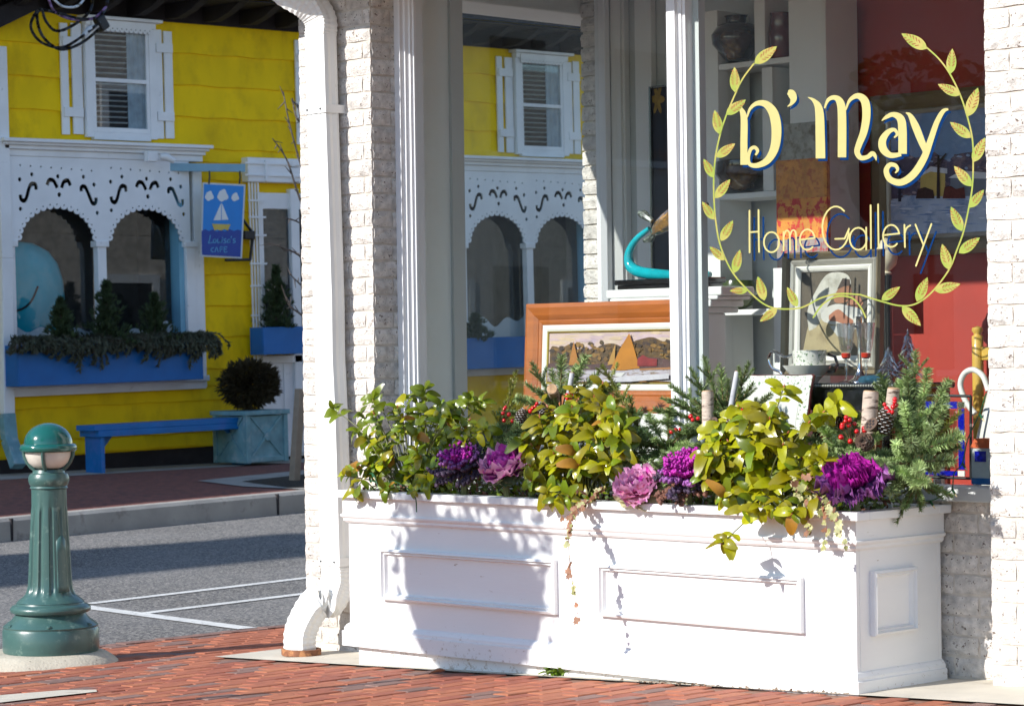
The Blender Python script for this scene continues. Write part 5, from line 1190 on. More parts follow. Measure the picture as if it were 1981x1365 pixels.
# berries, cones, birch logs, seed pods
mat('berry_red', (.55, .006, .01), .18, .12, 12, coat=.5)
def berries(label, px, py, Y, n, spread, seed):
    random.seed(seed); c = onY(px, py, Y); t = thing('berry_pick', label, 'berries', c)
    for i in range(n):
        p = c + RT0 * rnd(-spread, spread) + Vector((0, 0, rnd(-spread, spread) * 1.1)) + FW0 * rnd(-.02, .01); mb = MB(); mb.ball(p, rnd(.0085, .0115), 10, 7); mb.build('berry', 'berry_red', t, smooth=True, angle=0)
        MB().tube([p + Vector((0, 0, -.005)), c + FW0 * .03 + Vector((0, 0, -spread * 1.2))], .0012, 4).build('stalk', 'fir_twig', t)
berries('red berries at the tip of the golden cedar twig', 985, 800, 8.42, 6, .030, 1)
berries('small red berry sprig between two cones under the fir fan', 1028, 792, 8.42, 5, .028, 2)
berries('red berries against the dark slanting birch twig', 1102, 765, 8.5, 5, .022, 3)
berries('red berries hanging in front of the white mullion', 1345, 803, 8.45, 3, .022, 4)
berries('red berries beside the upright pine cone by the holly plate', 1436, 788, 8.48, 5, .024, 5)
berries('pair of red berries low on the mullion', 1309, 838, 8.42, 3, .022, 6)
berries('few red berries half hidden under the seed pod', 1390, 846, 8.42, 5, .026, 7)
berries('big cluster of red berries above the round frosted cone', 1650, 832, 8.42, 13, .052, 8)
berries('red berries tied to the short birch stub by the tall fir', 1728, 782, 8.5, 8, .034, 9)
mat('cone_brown', (.11, .055, .03), .7, .3, 30, col2=(.03, .018, .012), c2scale=20); mat('cone_frost', (.50, .48, .45), .7, .1, 30)
def cone(label, px, py, Y, L, r, d, seed):
    random.seed(seed); c = onY(px, py, Y); t = thing('pine_cone', label, 'pine cone', c); d = Vector(d).normalized(); R = orient(d).to_3x3()
    mb = MB(); mb.ball((0, 0, 0), r * .7, 12, 8, sz=L / (r * 1.5)); mb.xform(0, Matrix.Translation(c) @ (R.to_4x4() @ Matrix.Rotation(-PI / 2, 4, 'X'))); mb.build('core', 'cone_brown', t, smooth=True)
    mb = MB(); N_ = 72
    for i in range(N_):
        f_ = (i + .5) / N_; an = i * 2.39996; rr = r * math.sin(PI * (.1 + .86 * f_)) ** .7; y = -L / 2 + L * f_
        o_ = R @ Vector((math.cos(an), 0, math.sin(an))); p = c + R @ Vector((0, y, 0)) + o_ * rr * .55; q = c + R @ Vector((0, y + L * .045, 0)) + o_ * rr * 1.06; s = d.cross(o_).normalized() * r * .26; u = d * r * .075
        mb.add([p - s * .6 - u, p + s * .6 - u, q + s - u, q - s - u, p - s * .6 + u, p + s * .6 + u, q + s + u, q - s + u], [(0, 1, 2, 3), (4, 7, 6, 5), (0, 4, 5, 1), (1, 5, 6, 2), (3, 7, 4, 0)], 0)
        q2 = q + o_ * .0012; mb.add([q2 - s * .8 - u * .2, q2 + s * .8 - u * .2, q2 + s * .7 + u, q2 - s * .7 + u], [(0, 1, 2, 3)], 1)
    tag(mb.build('scales', ['cone_brown', 'cone_frost'], t, fix=False), kind='stuff')
cone('frosted pine cone half buried under the fir fan by the sailboat painting', 1008, 806, 8.44, .075, .026, (.3, .2, 1), 1)
cone('small frosted pine cone below the cut birch log end', 1048, 790, 8.46, .06, .024, (-.4, .1, .8), 2)
cone('tall upright frosted pine cone leaning on the grey birch twig', 1421, 812, 8.46, .10, .032, (.15, .1, 1), 3)
cone('dark frosted pine cone behind the big red berry cluster', 1632, 815, 8.5, .08, .032, (1, -.2, .2), 4)
cone('round frosted pine cone seen end-on in front of the birch log', 1673, 855, 8.38, .07, .036, (.45, -1, .15), 5)
cone('upright frosted pine cone at the foot of the short birch stub', 1712, 815, 8.48, .105, .034, (.05, .1, 1), 6)
mat('birch_bark', (.46, .37, .30), .75, .25, 14, .002, 50, col2=(.10, .065, .045), c2scale=16, c2lo=.55, c2hi=.60, aniso=(1, 1, 5)); mat('birch_cut', (.56, .36, .20), .8, .2, 25, col2=(.20, .11, .06), c2scale=18); mat('twig_bark', (.38, .38, .40), .8, .2, 20)
def log(label, p0, p1, Y0, Y1, r, m='birch_bark'):
    a, b = onY(*p0, Y0), onY(*p1, Y1); t = thing('birch_log', label, 'log', a); MB().tube([a, a.lerp(b, .5), b], [r, r * .97, r * .96], 16).build('bark', m, t, smooth=True)
    d = (b - a).normalized(); MB().tube([b + d * .0005, b + d * .004], r * .88, 16).build('cut_end', 'birch_cut', t)
log('short birch log lying end-on under the fir fan', (1075, 770), (1068, 752), 8.62, 8.47, .026)
log('thin dark slanting birch twig in the fir fan', (1094, 800), (1107, 722), 8.5, 8.55, .0125, 'twig_bark')
log('pale upright birch log in front of the window mullion', (1370, 830), (1369, 758), 8.48, 8.5, .027)
log('grey bent birch twig against the holly plate', (1412, 800), (1426, 720), 8.52, 8.6, .0125, 'twig_bark')
log('thick pink-white birch log beside the big berry cluster', (1680, 840), (1685, 758), 8.5, 8.52, .034)
log('short peeling birch stub low in the tall fir', (1722, 810), (1729, 752), 8.56, 8.56, .027)
mat('pod_brown', (.10, .06, .04), .8, .3, 30)
for lab, px, py in (('brown lotus seed pod at the foot of the upright birch log', 1378, 820), ('brown lotus seed pod at the foot of the thick birch log', 1686, 822)):
    c = onY(px, py, 8.44); t = thing('seed_pod', lab, 'seed pod', c); k = MB(); k.lathe([(.004, -.04), (.012, -.03), (.03, 0), (.033, .006), (.028, .008), (.0001, .007)], (0, 0, 0), 18); R = orient(Vector((.1, .75, -.55))).to_4x4() @ Matrix.Rotation(PI / 2, 4, 'X'); k.xform(0, Matrix.Translation(c) @ R); k.build('cup', 'pod_brown', t, smooth=True)
    for i in range(7):
        k = MB(); rr = 0 if i == 0 else .017; k.lathe([(.0065, .0072), (.0055, .0095), (.0001, .0075)], (rr * math.cos(i * 1.05), rr * math.sin(i * 1.05), 0), 8); k.xform(0, Matrix.Translation(c) @ R); k.build('seed_hole', 'house_dark', t)

# trailing ivy
mat('ivy_mottled', (.30, .30, .10), .5, .3, 40, rand=.25, trans=.2, col2=(.60, .52, .28), c2scale=30); mat('ivy_brown', (.27, .12, .06), .6, .3, 40, rand=.25, trans=.2); mat('ivy_stem', (.22, .07, .06), .6, .2, 20)
def ivy_leaf(m):
    pts = [(0, 0), (.35, -.08), (.5, .25), (.3, .4), (.36, .72), (.12, .7), (0, 1.0), (-.12, .7), (-.36, .72), (-.3, .4), (-.5, .25), (-.35, -.08)]; mb = MB(); mb.v = [Vector((0, .4 * .03, .0))] + [Vector((x * .03, y * .03, .004 - .006 * abs(x) - .004 * y)) for x, y in pts]; n = len(pts); mb.f = [(0, i + 1, (i + 1) % n + 1) for i in range(n)]; mb.mi = [0] * n
    return mb.mesh('leaf', mats=[MATS[m]], smooth=True)
IV = [ivy_leaf('ivy_mottled'), ivy_leaf('ivy_brown')]
def ivy(label, strands, seed, brown=.5, size=1.0):
    random.seed(seed); t = thing('ivy', label, 'ivy', onY(*strands[0][0])); 
    for sdef in strands:
        q = [Vector(p) for p in spline([tuple(onY(*p)) for p in sdef], 7)]; MB().tube(q, [lerp(.0022, .0008, i / (len(q) - 1)) for i in range(len(q))], 5).build('stem', 'ivy_stem', t)
        for i in range(1, len(q)):
            for rep in range(2 if i < len(q) * .45 else 1):
                if random.random() < (.95 if i < len(q) * .4 else .42): inst('leaf', IV[1 if random.random() < brown else 0], t, Matrix.Translation(q[i]) @ orient(Vector((rnd(-1, 1), rnd(-.8, -.1), rnd(-1, .2))), Vector((rnd(-.3, .3), -1, .4))) @ Matrix.Scale(size * rnd(.6, 1.3), 4))
ivy('single ivy strand trailing far down the planter front', [[(1120, 965, 8.25), (1110, 990, 8.14), (1100, 1040, 8.05), (1105, 1110, 8.035), (1116, 1160, 8.03), (1118, 1198, 8.03)], [(1150, 960, 8.25), (1120, 985, 8.15), (1105, 1015, 8.1)], [(1170, 940, 8.26), (1140, 970, 8.2), (1090, 1000, 8.12)]], 1, .6)
ivy('cream-mottled ivy tumbling over the rim near the box corner', [[(1560, 940, 8.26), (1590, 985, 8.17), (1600, 1030, 8.13), (1595, 1062, 8.12)], [(1580, 950, 8.26), (1612, 985, 8.16), (1630, 1040, 8.13), (1640, 1062, 8.13)], [(1540, 950, 8.25), (1560, 985, 8.18), (1568, 1030, 8.14)], [(1530, 930, 8.25), (1570, 950, 8.2), (1620, 975, 8.2)], [(1540, 915, 8.28), (1580, 925, 8.24), (1610, 940, 8.24)], [(1560, 970, 8.2), (1600, 960, 8.2), (1615, 1000, 8.17)]], 2, .35, 1.15)
# fairy-light cords
mat('cord_green', (.012, .09, .03), .4, .1, 10); mat('bulb_clear', (.75, .6, .35), .15, .05, 5)
fc = thing('fairy_light_cord', 'thin green fairy-light cord looping from the fir to the window sill', 'string lights', onY(1840, 950, 8.75))
def cord(pts):
    MB().tube([onY(*p) for p in spline(pts, 6)], .0028, 5).build('cord', 'cord_green', fc, smooth=True)
    for p in pts[1:-1:2]: c = onY(*p); MB().tube([c, c + Vector((.010, -.004, -.012)), c + Vector((.018, -.006, -.02))], [.005, .005, .0045], 6).build('socket', 'cord_green', fc); MB().tube([c + Vector((.018, -.006, -.02)), c + Vector((.030, -.008, -.032))], [.004, .001], 6).build('bulb', 'bulb_clear', fc)
cord([(1770, 965, 8.62), (1800, 968, 8.66), (1828, 955, 8.7), (1842, 945, 8.74), (1846, 915, 8.8), (1862, 895, 8.82), (1872, 850, 8.85), (1895, 800, 8.87), (1908, 760, 8.88)])
fc2 = thing('fairy_light_cord', 'dark green fairy-light cord tangled in the leggy shrub', 'string lights', onY(720, 930, 8.3)); fc = fc2
cord([(690, 935, 8.3), (720, 915, 8.26), (735, 945, 8.24), (760, 930, 8.26), (800, 955, 8.2), (806, 990, 8.19)]); cord([(725, 890, 8.35), (715, 925, 8.27), (740, 935, 8.25)])
# weed and dead leaf on the pavement
wd = onG(1076, 1306); t = thing('weed', 'small bright green weed sprouting at the foot of the planter', 'weed', wd); random.seed(81)
mat('weed_green', (.20, .32, .03), .5, .2, 20, trans=.3, rand=.2); wm = leaf_mesh('leaf', 'weed_green', .04, .014, .6, .2)
for i in range(34): an = rnd(0, 2 * PI); inst('leaf', wm, t, Matrix.Translation(wd + Vector((rnd(-.06, .06), rnd(-.03, .01), .004))) @ orient(Vector((math.cos(an), math.sin(an), rnd(.3, 1.6)))) @ Matrix.Scale(rnd(1.1, 2.0), 4))
dp = onG(845, 1309); t = thing('dead_leaf', 'curled grey-brown dead leaf lying on the brick pavement', 'leaf', dp); mat('dead_leaf', (.27, .20, .14), .8, .2, 30); inst('blade', leaf_mesh('blade', 'dead_leaf', .075, .04, -.3, .7), t, Matrix.Translation(dp + Vector((-.03, -.02, .012))) @ orient(Vector((1, .9, .05))))
mb = MB(); random.seed(82)
for i in range(110):
    x = rnd(-7.6, -6.36); y = PY0 - .01 - abs(random.gauss(0, .02)); p = Vector((x, y, gz(x) + .004)); d = Vector((rnd(-1, 1), rnd(-1, 1), rnd(0, .5))).normalized() * rnd(.006, .02); s = d.orthogonal().normalized() * rnd(.003, .008); mb.add([p - s, p + d - s * .3, p + d + s * .3, p + s], [(0, 1, 2, 3)])
tag(mb.build('leaf_litter', 'dead_leaf', fix=False), 'dry leaf crumbs along the foot of the white planter', 'litter', kind='stuff')
# ================================================================== DISPLAY INSIDE THE SHOP WINDOW
random.seed(91)
FLOOR = .62
mat('wood_orange', (.40, .115, .022), .35, .15, 5, .0006, 40, aniso=(1, 1, 6), coat=.3)
mat('liner_white', (.72, .70, .64), .7, .05, 8)
mat('gilt', (.42, .30, .06), .35, .1, 10, metal=.6)
mat('frame_bronze', (.20, .155, .09), .45, .15, 6, metal=.3)
mat('frame_silver', (.42, .40, .35), .4, .15, 6, metal=.35)
mat('black_gloss', (.012, .012, .013), .12, .1, 6, coat=.5)
mat('turq', (.006, .36, .42), .12, .25, 9, coat=.7)
mat('shell_brown', (.14, .075, .02), .2, .3, 22, col2=(.62, .30, .02), c2scale=16, c2lo=.5, c2hi=.6, coat=.8)
mat('turtle_skin', (.05, .06, .05), .3, .4, 50, col2=(.30, .34, .30), c2scale=60, coat=.4)
mat('china', (.74, .72, .66), .15, .03, 8, coat=.6)
mat('china_holly', (.74, .72, .66), .15, .03, 8, col2=(.10, .20, .08), c2scale=70, c2lo=.56, c2hi=.60, coat=.6)
mat('silver', (.75, .75, .76), .15, .05, 8, metal=1)
mat('vase_dark', (.035, .018, .012), .15, .4, 8, coat=.5, col2=(.22, .12, .02), c2scale=6, c2lo=.55, c2hi=.7)
mat('vase_red', (.10, .012, .012), .2, .3, 8, coat=.5)
mat('vase_green', (.05, .07, .02), .2, .3, 8, coat=.5)
mat('cream_ceramic', (.62, .55, .40), .35, .12, 8, col2=(.30, .22, .12), c2scale=10, c2lo=.55, c2hi=.7)
mat('chair_wood', (.58, .36, .06), .4, .1, 6, coat=.3)
mat('stained_blue', (.004, .008, .30), .1, .3, 60, .003, 80, coat=.5)
mat('cloth_teal', (.006, .06, .10), .8, .3, 30)
mat('red_glass', (.50, .03, .01), .1, .1, 5, coat=.5)
def clear(name, tint): return glass_mat(name, tint, .22, .04)
clear('crystal', (.86, .87, .88)); clear('crystal_pink', (.80, .74, .78))
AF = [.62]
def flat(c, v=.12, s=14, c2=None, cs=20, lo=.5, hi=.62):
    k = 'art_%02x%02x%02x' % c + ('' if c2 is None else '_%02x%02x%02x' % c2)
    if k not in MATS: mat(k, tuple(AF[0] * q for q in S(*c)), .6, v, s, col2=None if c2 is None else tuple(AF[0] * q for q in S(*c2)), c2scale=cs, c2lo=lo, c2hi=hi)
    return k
def picture(name, label, corners, Y, rails, layers, tilt=0., cat='painting', inner=None):
    """corners = pixel box (x0, y0, x1, y1); rails = [(width px, height, material)] from outside in; layers = [(pixel polygon, material)]"""
    x0, y0, x1, y1 = corners; a, b = onY(x0, y0, Y), onY(x1, y1, Y); t = thing(name, label, cat, ((a.x + b.x) / 2, Y, b.z)); pxm = (b.x - a.x) / (x1 - x0)
    top_, bot_ = a.z, b.z; A, B, Tz, Bz = a.x, b.x, top_, bot_
    tl = lambda z: (z - bot_) * tilt
    MB().add([(A + .004, Y + .012 + tl(bot_), Bz + .004), (B - .004, Y + .012 + tl(bot_), Bz + .004), (B - .004, Y + .012 + tl(top_), Tz - .004), (A + .004, Y + .012 + tl(top_), Tz - .004)], [(0, 1, 2, 3)]).build('backing', 'shop_dark', t, fix=False)
    for i, (w, h, m) in enumerate(rails):
        W = w * pxm; names = ('frame', 'liner', 'fillet', 'inner_liner')
        quad = [(A, Bz), (B, Bz), (B, Tz), (A, Tz)]
        for k in range(4):
            q0, q1 = quad[k], quad[(k + 1) % 4]; cx, cz = (A + B) / 2, (Tz + Bz) / 2
            mb = MB()
            for (u, v) in (q0, q1):
                iu, iv = u + (W if u < cx else -W), v + (W if v < cz else -W)
                for (fu, hh) in ((0, 0), (0, h * .7), (.25, h), (.7, h * .75), (1, h * .35), (1, 0)):
                    uu, vv = lerp(u, iu, fu), lerp(v, iv, fu); mb.v.append(Vector((uu, Y + .010 - hh + tl(vv), vv)))
            mb.f = [(j, j + 1, 7 + j, 6 + j) for j in range(5)] + [(5, 0, 6, 11)]; mb.mi = [0] * 6
            mb.build(names[min(i, 3)], m, t)
        A += W; B -= W; Tz -= W; Bz += W
    mb = MB(); ms = []
    def put(poly, m, lvl):
        if m not in ms: ms.append(m)
        mb.add([(lambda p: (min(max(p.x, A), B), Y + .0095 - lvl * .0004 + tl(min(max(p.z, Bz), Tz)), min(max(p.z, Bz), Tz)))(onY(u, v, Y)) for u, v in poly], [tuple(range(len(poly)))], ms.index(m))
    put([(x0 - 50, y1 + 50), (x1 + 50, y1 + 50), (x1 + 50, y0 - 50), (x0 - 50, y0 - 50)], layers[0], 0)
    for i, (poly, m) in enumerate(layers[1:]): put(spline(list(poly) + [poly[0]], 4)[:-1] if len(poly) >= 7 else poly, m, 1 + i * (.12 if len(layers) > 60 else 1))
    mb.build('canvas', ms, t, fix=False); return t
# sailboats
def dabs(n, x0, x1, y0, y1, w, h, mats, seed, f=None):
    random.seed(seed); out = []
    for _ in range(n):
        x, y = rnd(x0, x1), rnd(y0, y1)
        if f and not f(x, y): continue
        a, b = w * rnd(.5, 1.4), h * rnd(.5, 1.4); out.append(([(x - a, y), (x - a * .4, y - b), (x + a * .5, y - b * .8), (x + a, y + b * .2), (x + a * .3, y + b), (x - a * .5, y + b * .7)], random.choice(mats)))
    return out
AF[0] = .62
TREE_DABS = dabs(170, 1062, 1296, 655, 705, 5, 3.5, [flat((128, 92, 40)), flat((96, 72, 36)), flat((158, 116, 52)), flat((70, 52, 40))], 5, lambda x, y: y > 672 - 12 * math.sin((x - 1040) / 60.) ** 2 - (8 if x > 1200 else 0))
MARSH = dabs(230, 1062, 1296, 738, 788, 9, 1.3, [flat((176, 116, 34)), flat((120, 78, 22)), flat((146, 106, 30)), flat((92, 66, 26)), flat((196, 142, 60))], 6)
RIPPLE = dabs(60, 1062, 1296, 714, 738, 11, .8, [flat((232, 224, 230)), flat((170, 140, 110)), flat((190, 170, 180))], 7)
SKYD = dabs(50, 1062, 1296, 634, 664, 16, 3, [flat((240, 214, 190)), flat((226, 196, 200)), flat((236, 206, 170))], 8)
tree = [(1058, 735), (1058, 676), (1068, 670), (1080, 674), (1095, 668), (1110, 676), (1125, 671), (1140, 678), (1155, 668), (1175, 664), (1190, 668), (1200, 676), (1215, 662), (1235, 655), (1255, 652), (1275, 660), (1300, 664), (1300, 735)]
picture('sailboat_painting', 'painting of two orange-sailed boats in a wide orange wooden frame', (1012, 588, 1342, 800), 9.08,
        ((24, .03, 'wood_orange'), (8, .012, 'wood_orange'), (9, .010, 'liner_white'), (3, .008, 'gilt')),
        [flat((235, 205, 190), .06, 4, (205, 180, 205), 3)] + SKYD + [(tree, flat((110, 80, 40), .4, 30, (70, 50, 45), 22)), *TREE_DABS, ([(1058, 735), (1058, 703), (1120, 706), (1180, 700), (1230, 690), (1300, 700), (1300, 740)], flat((96, 66, 66), .3, 25)), ([(1040, 790), (1040, 712), (1130, 716), (1300, 712), (1300, 790)], flat((205, 196, 205), .12, 20, (150, 120, 90), 16)),
         *RIPPLE, ([(1097, 706), (1105, 660), (1113, 690), (1119, 706)], flat((196, 128, 50), .12, 9)), ([(1172, 706), (1186, 664), (1186, 704)], flat((200, 150, 70), .1, 9)), ([(1178, 716), (1195, 675), (1212, 644), (1222, 672), (1235, 712), (1205, 716)], flat((206, 132, 30), .15, 9)), ([(1168, 722), (1208, 720), (1200, 728), (1170, 728)], flat((232, 228, 222))),
         ([(1230, 708), (1230, 694), (1240, 686), (1250, 692), (1268, 694), (1268, 708)], flat((150, 40, 45), .2, 20)), ([(1235, 713), (1300, 710), (1300, 714), (1235, 716)], flat((190, 130, 80))), ([(1040, 790), (1040, 745), (1150, 742), (1220, 735), (1300, 738), (1300, 790)], flat((150, 98, 28), .35, 26, (86, 62, 20), 18)), *MARSH, ([(1150, 740), (1200, 728), (1300, 722), (1300, 732), (1220, 738)], flat((225, 220, 226)))], tilt=.06)
# winter scene
AF[0] = 1.0
SNOWD = dabs(90, 1722, 1950, 385, 450, 14, 1.6, [flat((205, 216, 238)), flat((130, 156, 204)), flat((160, 180, 220))], 9); TWIGS = dabs(140, 1722, 1950, 296, 380, 5, 2.2, [flat((120, 100, 116)), flat((168, 150, 160)), flat((92, 80, 100)), flat((150, 170, 205))], 10)
wt = picture('winter_painting', 'blue winter street painting with carriages in a broad bronze frame on the dark red wall', (1688, 188, 1960, 486), BY - .02,
        ((26, .05, 'frame_bronze'), (8, .02, 'frame_silver')),
        [flat((120, 150, 195), .15, 4, (150, 160, 195), 3), ([(1715, 420), (1715, 310), (1740, 290), (1770, 305), (1800, 292), (1830, 310), (1860, 296), (1960, 300), (1960, 420)], flat((90, 84, 110), .3, 18, (140, 120, 130), 12)), *TWIGS, ([(1780, 380), (1780, 340), (1800, 328), (1828, 330), (1828, 380)], flat((205, 180, 105))), ([(1776, 342), (1800, 322), (1832, 326), (1832, 336), (1800, 332)], flat((215, 220, 235))), ([(1838, 380), (1838, 342), (1870, 336), (1960, 340), (1960, 380)], flat((120, 130, 150))), ([(1834, 344), (1860, 330), (1960, 332), (1960, 344)], flat((220, 225, 236))),
         ([(1715, 460), (1715, 388), (1760, 378), (1830, 380), (1960, 376), (1960, 460)], flat((180, 196, 226), .15, 9, (110, 140, 190), 5)), *SNOWD, ([(1812, 384), (1814, 300), (1818, 300), (1819, 384)], flat((60, 46, 46))), ([(1804, 320), (1815, 312), (1830, 296), (1832, 298), (1817, 318)], flat((60, 46, 46))), ([(1772, 384), (1776, 366), (1790, 362), (1806, 368), (1808, 384)], flat((60, 34, 34), .4, 60)), ([(1824, 384), (1828, 362), (1840, 360), (1850, 366), (1866, 362), (1868, 384)], flat((96, 40, 36), .4, 60)), ([(1738, 390), (1739, 320), (1743, 320), (1744, 390)], flat((44, 44, 70)))])
# veiled figure with a bundle
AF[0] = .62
picture('veiled_figure_painting', 'painting of a white-veiled figure cradling a wrapped baby in a silver-bronze frame', (1512, 490, 1706, 726), 9.42,
        ((12, .045, 'frame_bronze'), (10, .025, 'frame_silver'), (9, .018, 'liner_white')),
        [flat((96, 84, 66), .25, 5, (64, 56, 46), 4), ([(1548, 700), (1556, 640), (1566, 600), (1580, 585), (1650, 640), (1640, 700)], flat((190, 172, 128), .15, 8, (150, 130, 90), 5)), ([(1560, 640), (1556, 600), (1572, 560), (1590, 532), (1612, 526), (1632, 532), (1638, 550), (1622, 556), (1606, 572), (1590, 600), (1576, 630)], flat((222, 218, 204), .1, 12, (180, 176, 160), 8)),
         ([(1606, 572), (1620, 552), (1634, 548), (1640, 562), (1636, 580), (1622, 586), (1608, 584)], flat((176, 120, 84), .15, 10)), ([(1612, 560), (1622, 538), (1636, 540), (1638, 552), (1624, 554)], flat((74, 54, 40))), ([(1632, 590), (1640, 572), (1656, 572), (1664, 586), (1656, 598), (1640, 600)], flat((196, 130, 96), .12, 10)), ([(1582, 600), (1610, 588), (1640, 592), (1660, 600), (1666, 626), (1640, 630), (1610, 628), (1586, 620)], flat((228, 224, 214), .1, 10, (180, 180, 176), 7)), ([(1598, 610), (1616, 598), (1634, 612), (1646, 620), (1640, 630), (1614, 622), (1600, 620)], flat((190, 122, 88), .12, 12)),
         ([(1600, 630), (1650, 630), (1662, 660), (1640, 655), (1616, 650)], flat((214, 214, 208), .1, 10)), ([(1640, 690), (1646, 640), (1668, 620), (1680, 640), (1680, 700)], flat((130, 110, 78), .2, 8))], tilt=.05)
# splatter canvas
AF[0] = 1.0; mat('splatter', (.62, .24, .03), .6, .3, 7, col2=(.52, .015, .012), c2scale=22, c2lo=.50, c2hi=.54)
a, b = onY(1500, 242, 10.35), onY(1602, 516, 10.35); cv = thing('splatter_canvas', 'tall unframed canvas splattered in grey, orange and red', 'painting', ((a.x + b.x) / 2, 10.35, b.z))
for n_, (t0, t1, m_) in enumerate(((0, .25, flat((150, 148, 138), .25, 20, (110, 100, 84), 18)), (.25, .52, flat((196, 130, 50), .3, 14, (170, 90, 40), 26)), (.52, .80, 'splatter'), (.80, 1, flat((150, 138, 134), .2, 20, (170, 30, 34), 30)))):
    MB().box(a.x, b.x, 10.35, 10.375, lerp(a.z, b.z, t1), lerp(a.z, b.z, t0) - .0002).build('canvas_band', m_, cv)
MB().box(onY(1508, 516, 10.3).x, onY(1560, 516, 10.3).x, 10.25, 10.348, FLOOR, b.z - .0).build('easel', 'interior_white', cv)
# dark picture behind the turtle
picture('dark_flower_painting', 'dark tall painting with a golden flower behind the turtle sculpture', (1256, 168, 1340, 610), BY - .06, ((4, .02, 'black_gloss'),), [flat((34, 34, 44), .3, 6, (58, 40, 40), 4), ([(1270 + 10 * math.cos(t) * (1 + .4 * math.cos(6 * t)), 192 + 24 * math.sin(t) * (1 + .3 * math.cos(6 * t))) for t in [2 * PI * i / 36 for i in range(36)]], flat((150, 120, 50), .3, 30))])
# column pedestal and turtle
Yc = 9.95
pc = onY(1290, 575, Yc); ped = thing('column_pedestal', 'white column pedestal with moulded cap carrying the turtle sculpture', 'pedestal', (pc.x, Yc, FLOOR))
xl, xr, zc_ = onY(1172, 560, Yc - .13).x, onY(1395, 560, Yc - .13).x, onY(1290, 557, Yc - .13).z; hw = (xr - xl) / 2; cx = (xl + xr) / 2
for w_, z0, z1 in ((hw, zc_ - .045, zc_), (hw - .025, zc_ - .065, zc_ - .0455), (hw - .07, zc_ - .10, zc_ - .0655), (hw - .105, zc_ - .13, zc_ - .1005)): MB().box(cx - w_, cx + w_, Yc - min(w_, .26) * .5, Yc + min(w_, .26) * .5, z0, z1).build('cap', 'interior_white', ped, bevel=.008)
MB().box(cx - hw + .14, cx + hw - .14, Yc - .07, Yc + .07, FLOOR, zc_ - .1305).build('shaft', 'interior_white', ped, bevel=.008)
tt = thing('turtle_sculpture', 'bronze sea turtle sculpture riding a turquoise wave on a black base', 'sculpture', (cx, Yc, zc_))
Yt = Yc - .03
q = [onY(*p, Yt) for p in ((1213, 548), (1380, 548))]
MB().box(q[0].x, q[1].x, Yt - .075, Yt + .075, zc_ + .0, zc_ + .022).build('foot', 'black_gloss', tt, bevel=.004); MB().box(q[0].x - .015, q[1].x + .015, Yt - .085, Yt + .085, zc_ + .0225, zc_ + .05).build('plinth', 'black_gloss', tt, bevel=.006)
wp = [onY(*p, Yt) for p in spline([(1256, 442), (1232, 462), (1218, 486), (1217, 508), (1228, 522), (1255, 529), (1300, 532), (1345, 531), (1374, 531)], 5)]; wp = [Vector((p.x, p.y, max(p.z, zc_ + .06))) for p in wp]
MB().tube(wp, [lerp(.012, .030, min(1, i / 18)) * (1 if i < 26 else lerp(1, .5, (i - 26) / 14)) for i in range(len(wp))], 12).build('wave', 'turq', tt, smooth=True)
sc = onY(1305, 422, Yt); k = MB(); k.lathe([(.0001, -.035), (.10, -.03), (.135, -.012), (.140, 0), (.125, .022), (.09, .042), (.045, .054), (.0001, .057)], (0, 0, 0), 24, sx=1.15, sy=.8); k.xform(0, Matrix.Translation(sc) @ Matrix.Rotation(-.42, 4, 'Y') @ Matrix.Rotation(.5, 4, 'X')); k.build('shell', 'shell_brown', tt, smooth=True)
for pts, w_ in (([(1262, 428), (1245, 415), (1236, 412)], .026), ([(1270, 445), (1258, 462), (1246, 466)], .022), ([(1330, 440), (1352, 452), (1365, 462)], .028), ([(1335, 410), (1355, 402), (1368, 395)], .03)):
    P_ = [onY(*p, Yt - .04) for p in pts]; MB().tube(P_, [w_ * .5, w_, w_ * .5], 8).build('flipper', 'turtle_skin', tt, smooth=True)
MB().ball(onY(1345, 392, Yt), .035, 12, 8, sx=1.3).build('head', 'turtle_skin', tt, smooth=True)
# shelving with vases
su = thing('shelf_unit', 'tall white shelving with open compartments behind the lettering', 'shelves', (onY(1450, 600, 10.7).x, 10.7, FLOOR))
Ys = 10.6
for p0, p1 in ((1352, 1392), (1530, 1602)): a, b = onY(p0, 400, Ys).x, onY(p1, 400, Ys).x; MB().box(a, b, Ys, BY - .051, FLOOR, 3.2).build('upright', 'interior_white', su, bevel=.004)
sa, sb_ = onY(1392, 400, Ys).x + .001, onY(1530, 400, Ys).x - .001
for py in (118, 372, 598): z = onY(1450, py, Ys).z; MB().box(sa, sb_, Ys + .005, BY - .052, z - .03, z).build('shelf', 'interior_white', su, bevel=.003)
for p0, y0, y1 in ((1475, 120, 370), (1462, -60, 116)): a = onY(p0, 400, Ys).x; MB().box(a, a + .07, Ys + .01, BY - .053, onY(p0, y1, Ys).z + .001, onY(p0, y0, Ys).z - .031).build('divider', 'interior_white', su)
def vase(label, px, pybase, Y, prof, m, sc=1.0, nm='vase'):
    c = onY(px, pybase, Y); t = thing(nm, label, nm, c); MB().lathe([(r * sc, z * sc) for r, z in prof], c, 28).build('body', m, t, smooth=True, angle=50); return t
vase('dark bulbous vase on the top shelf behind the wreath tip', 1425, 118, 10.68, [(.05, 0), (.07, .01), (.13, .09), (.135, .14), (.10, .19), (.055, .205), (.055, .23), (.065, .24), (.045, .235), (.0001, .05)], 'vase_dark')
vase('dark red tall vase at the end of the top shelf', 1512, 118, 10.68, [(.04, 0), (.055, .02), (.06, .12), (.045, .2), (.05, .21), (.0001, .05)], 'vase_red', 1.2)
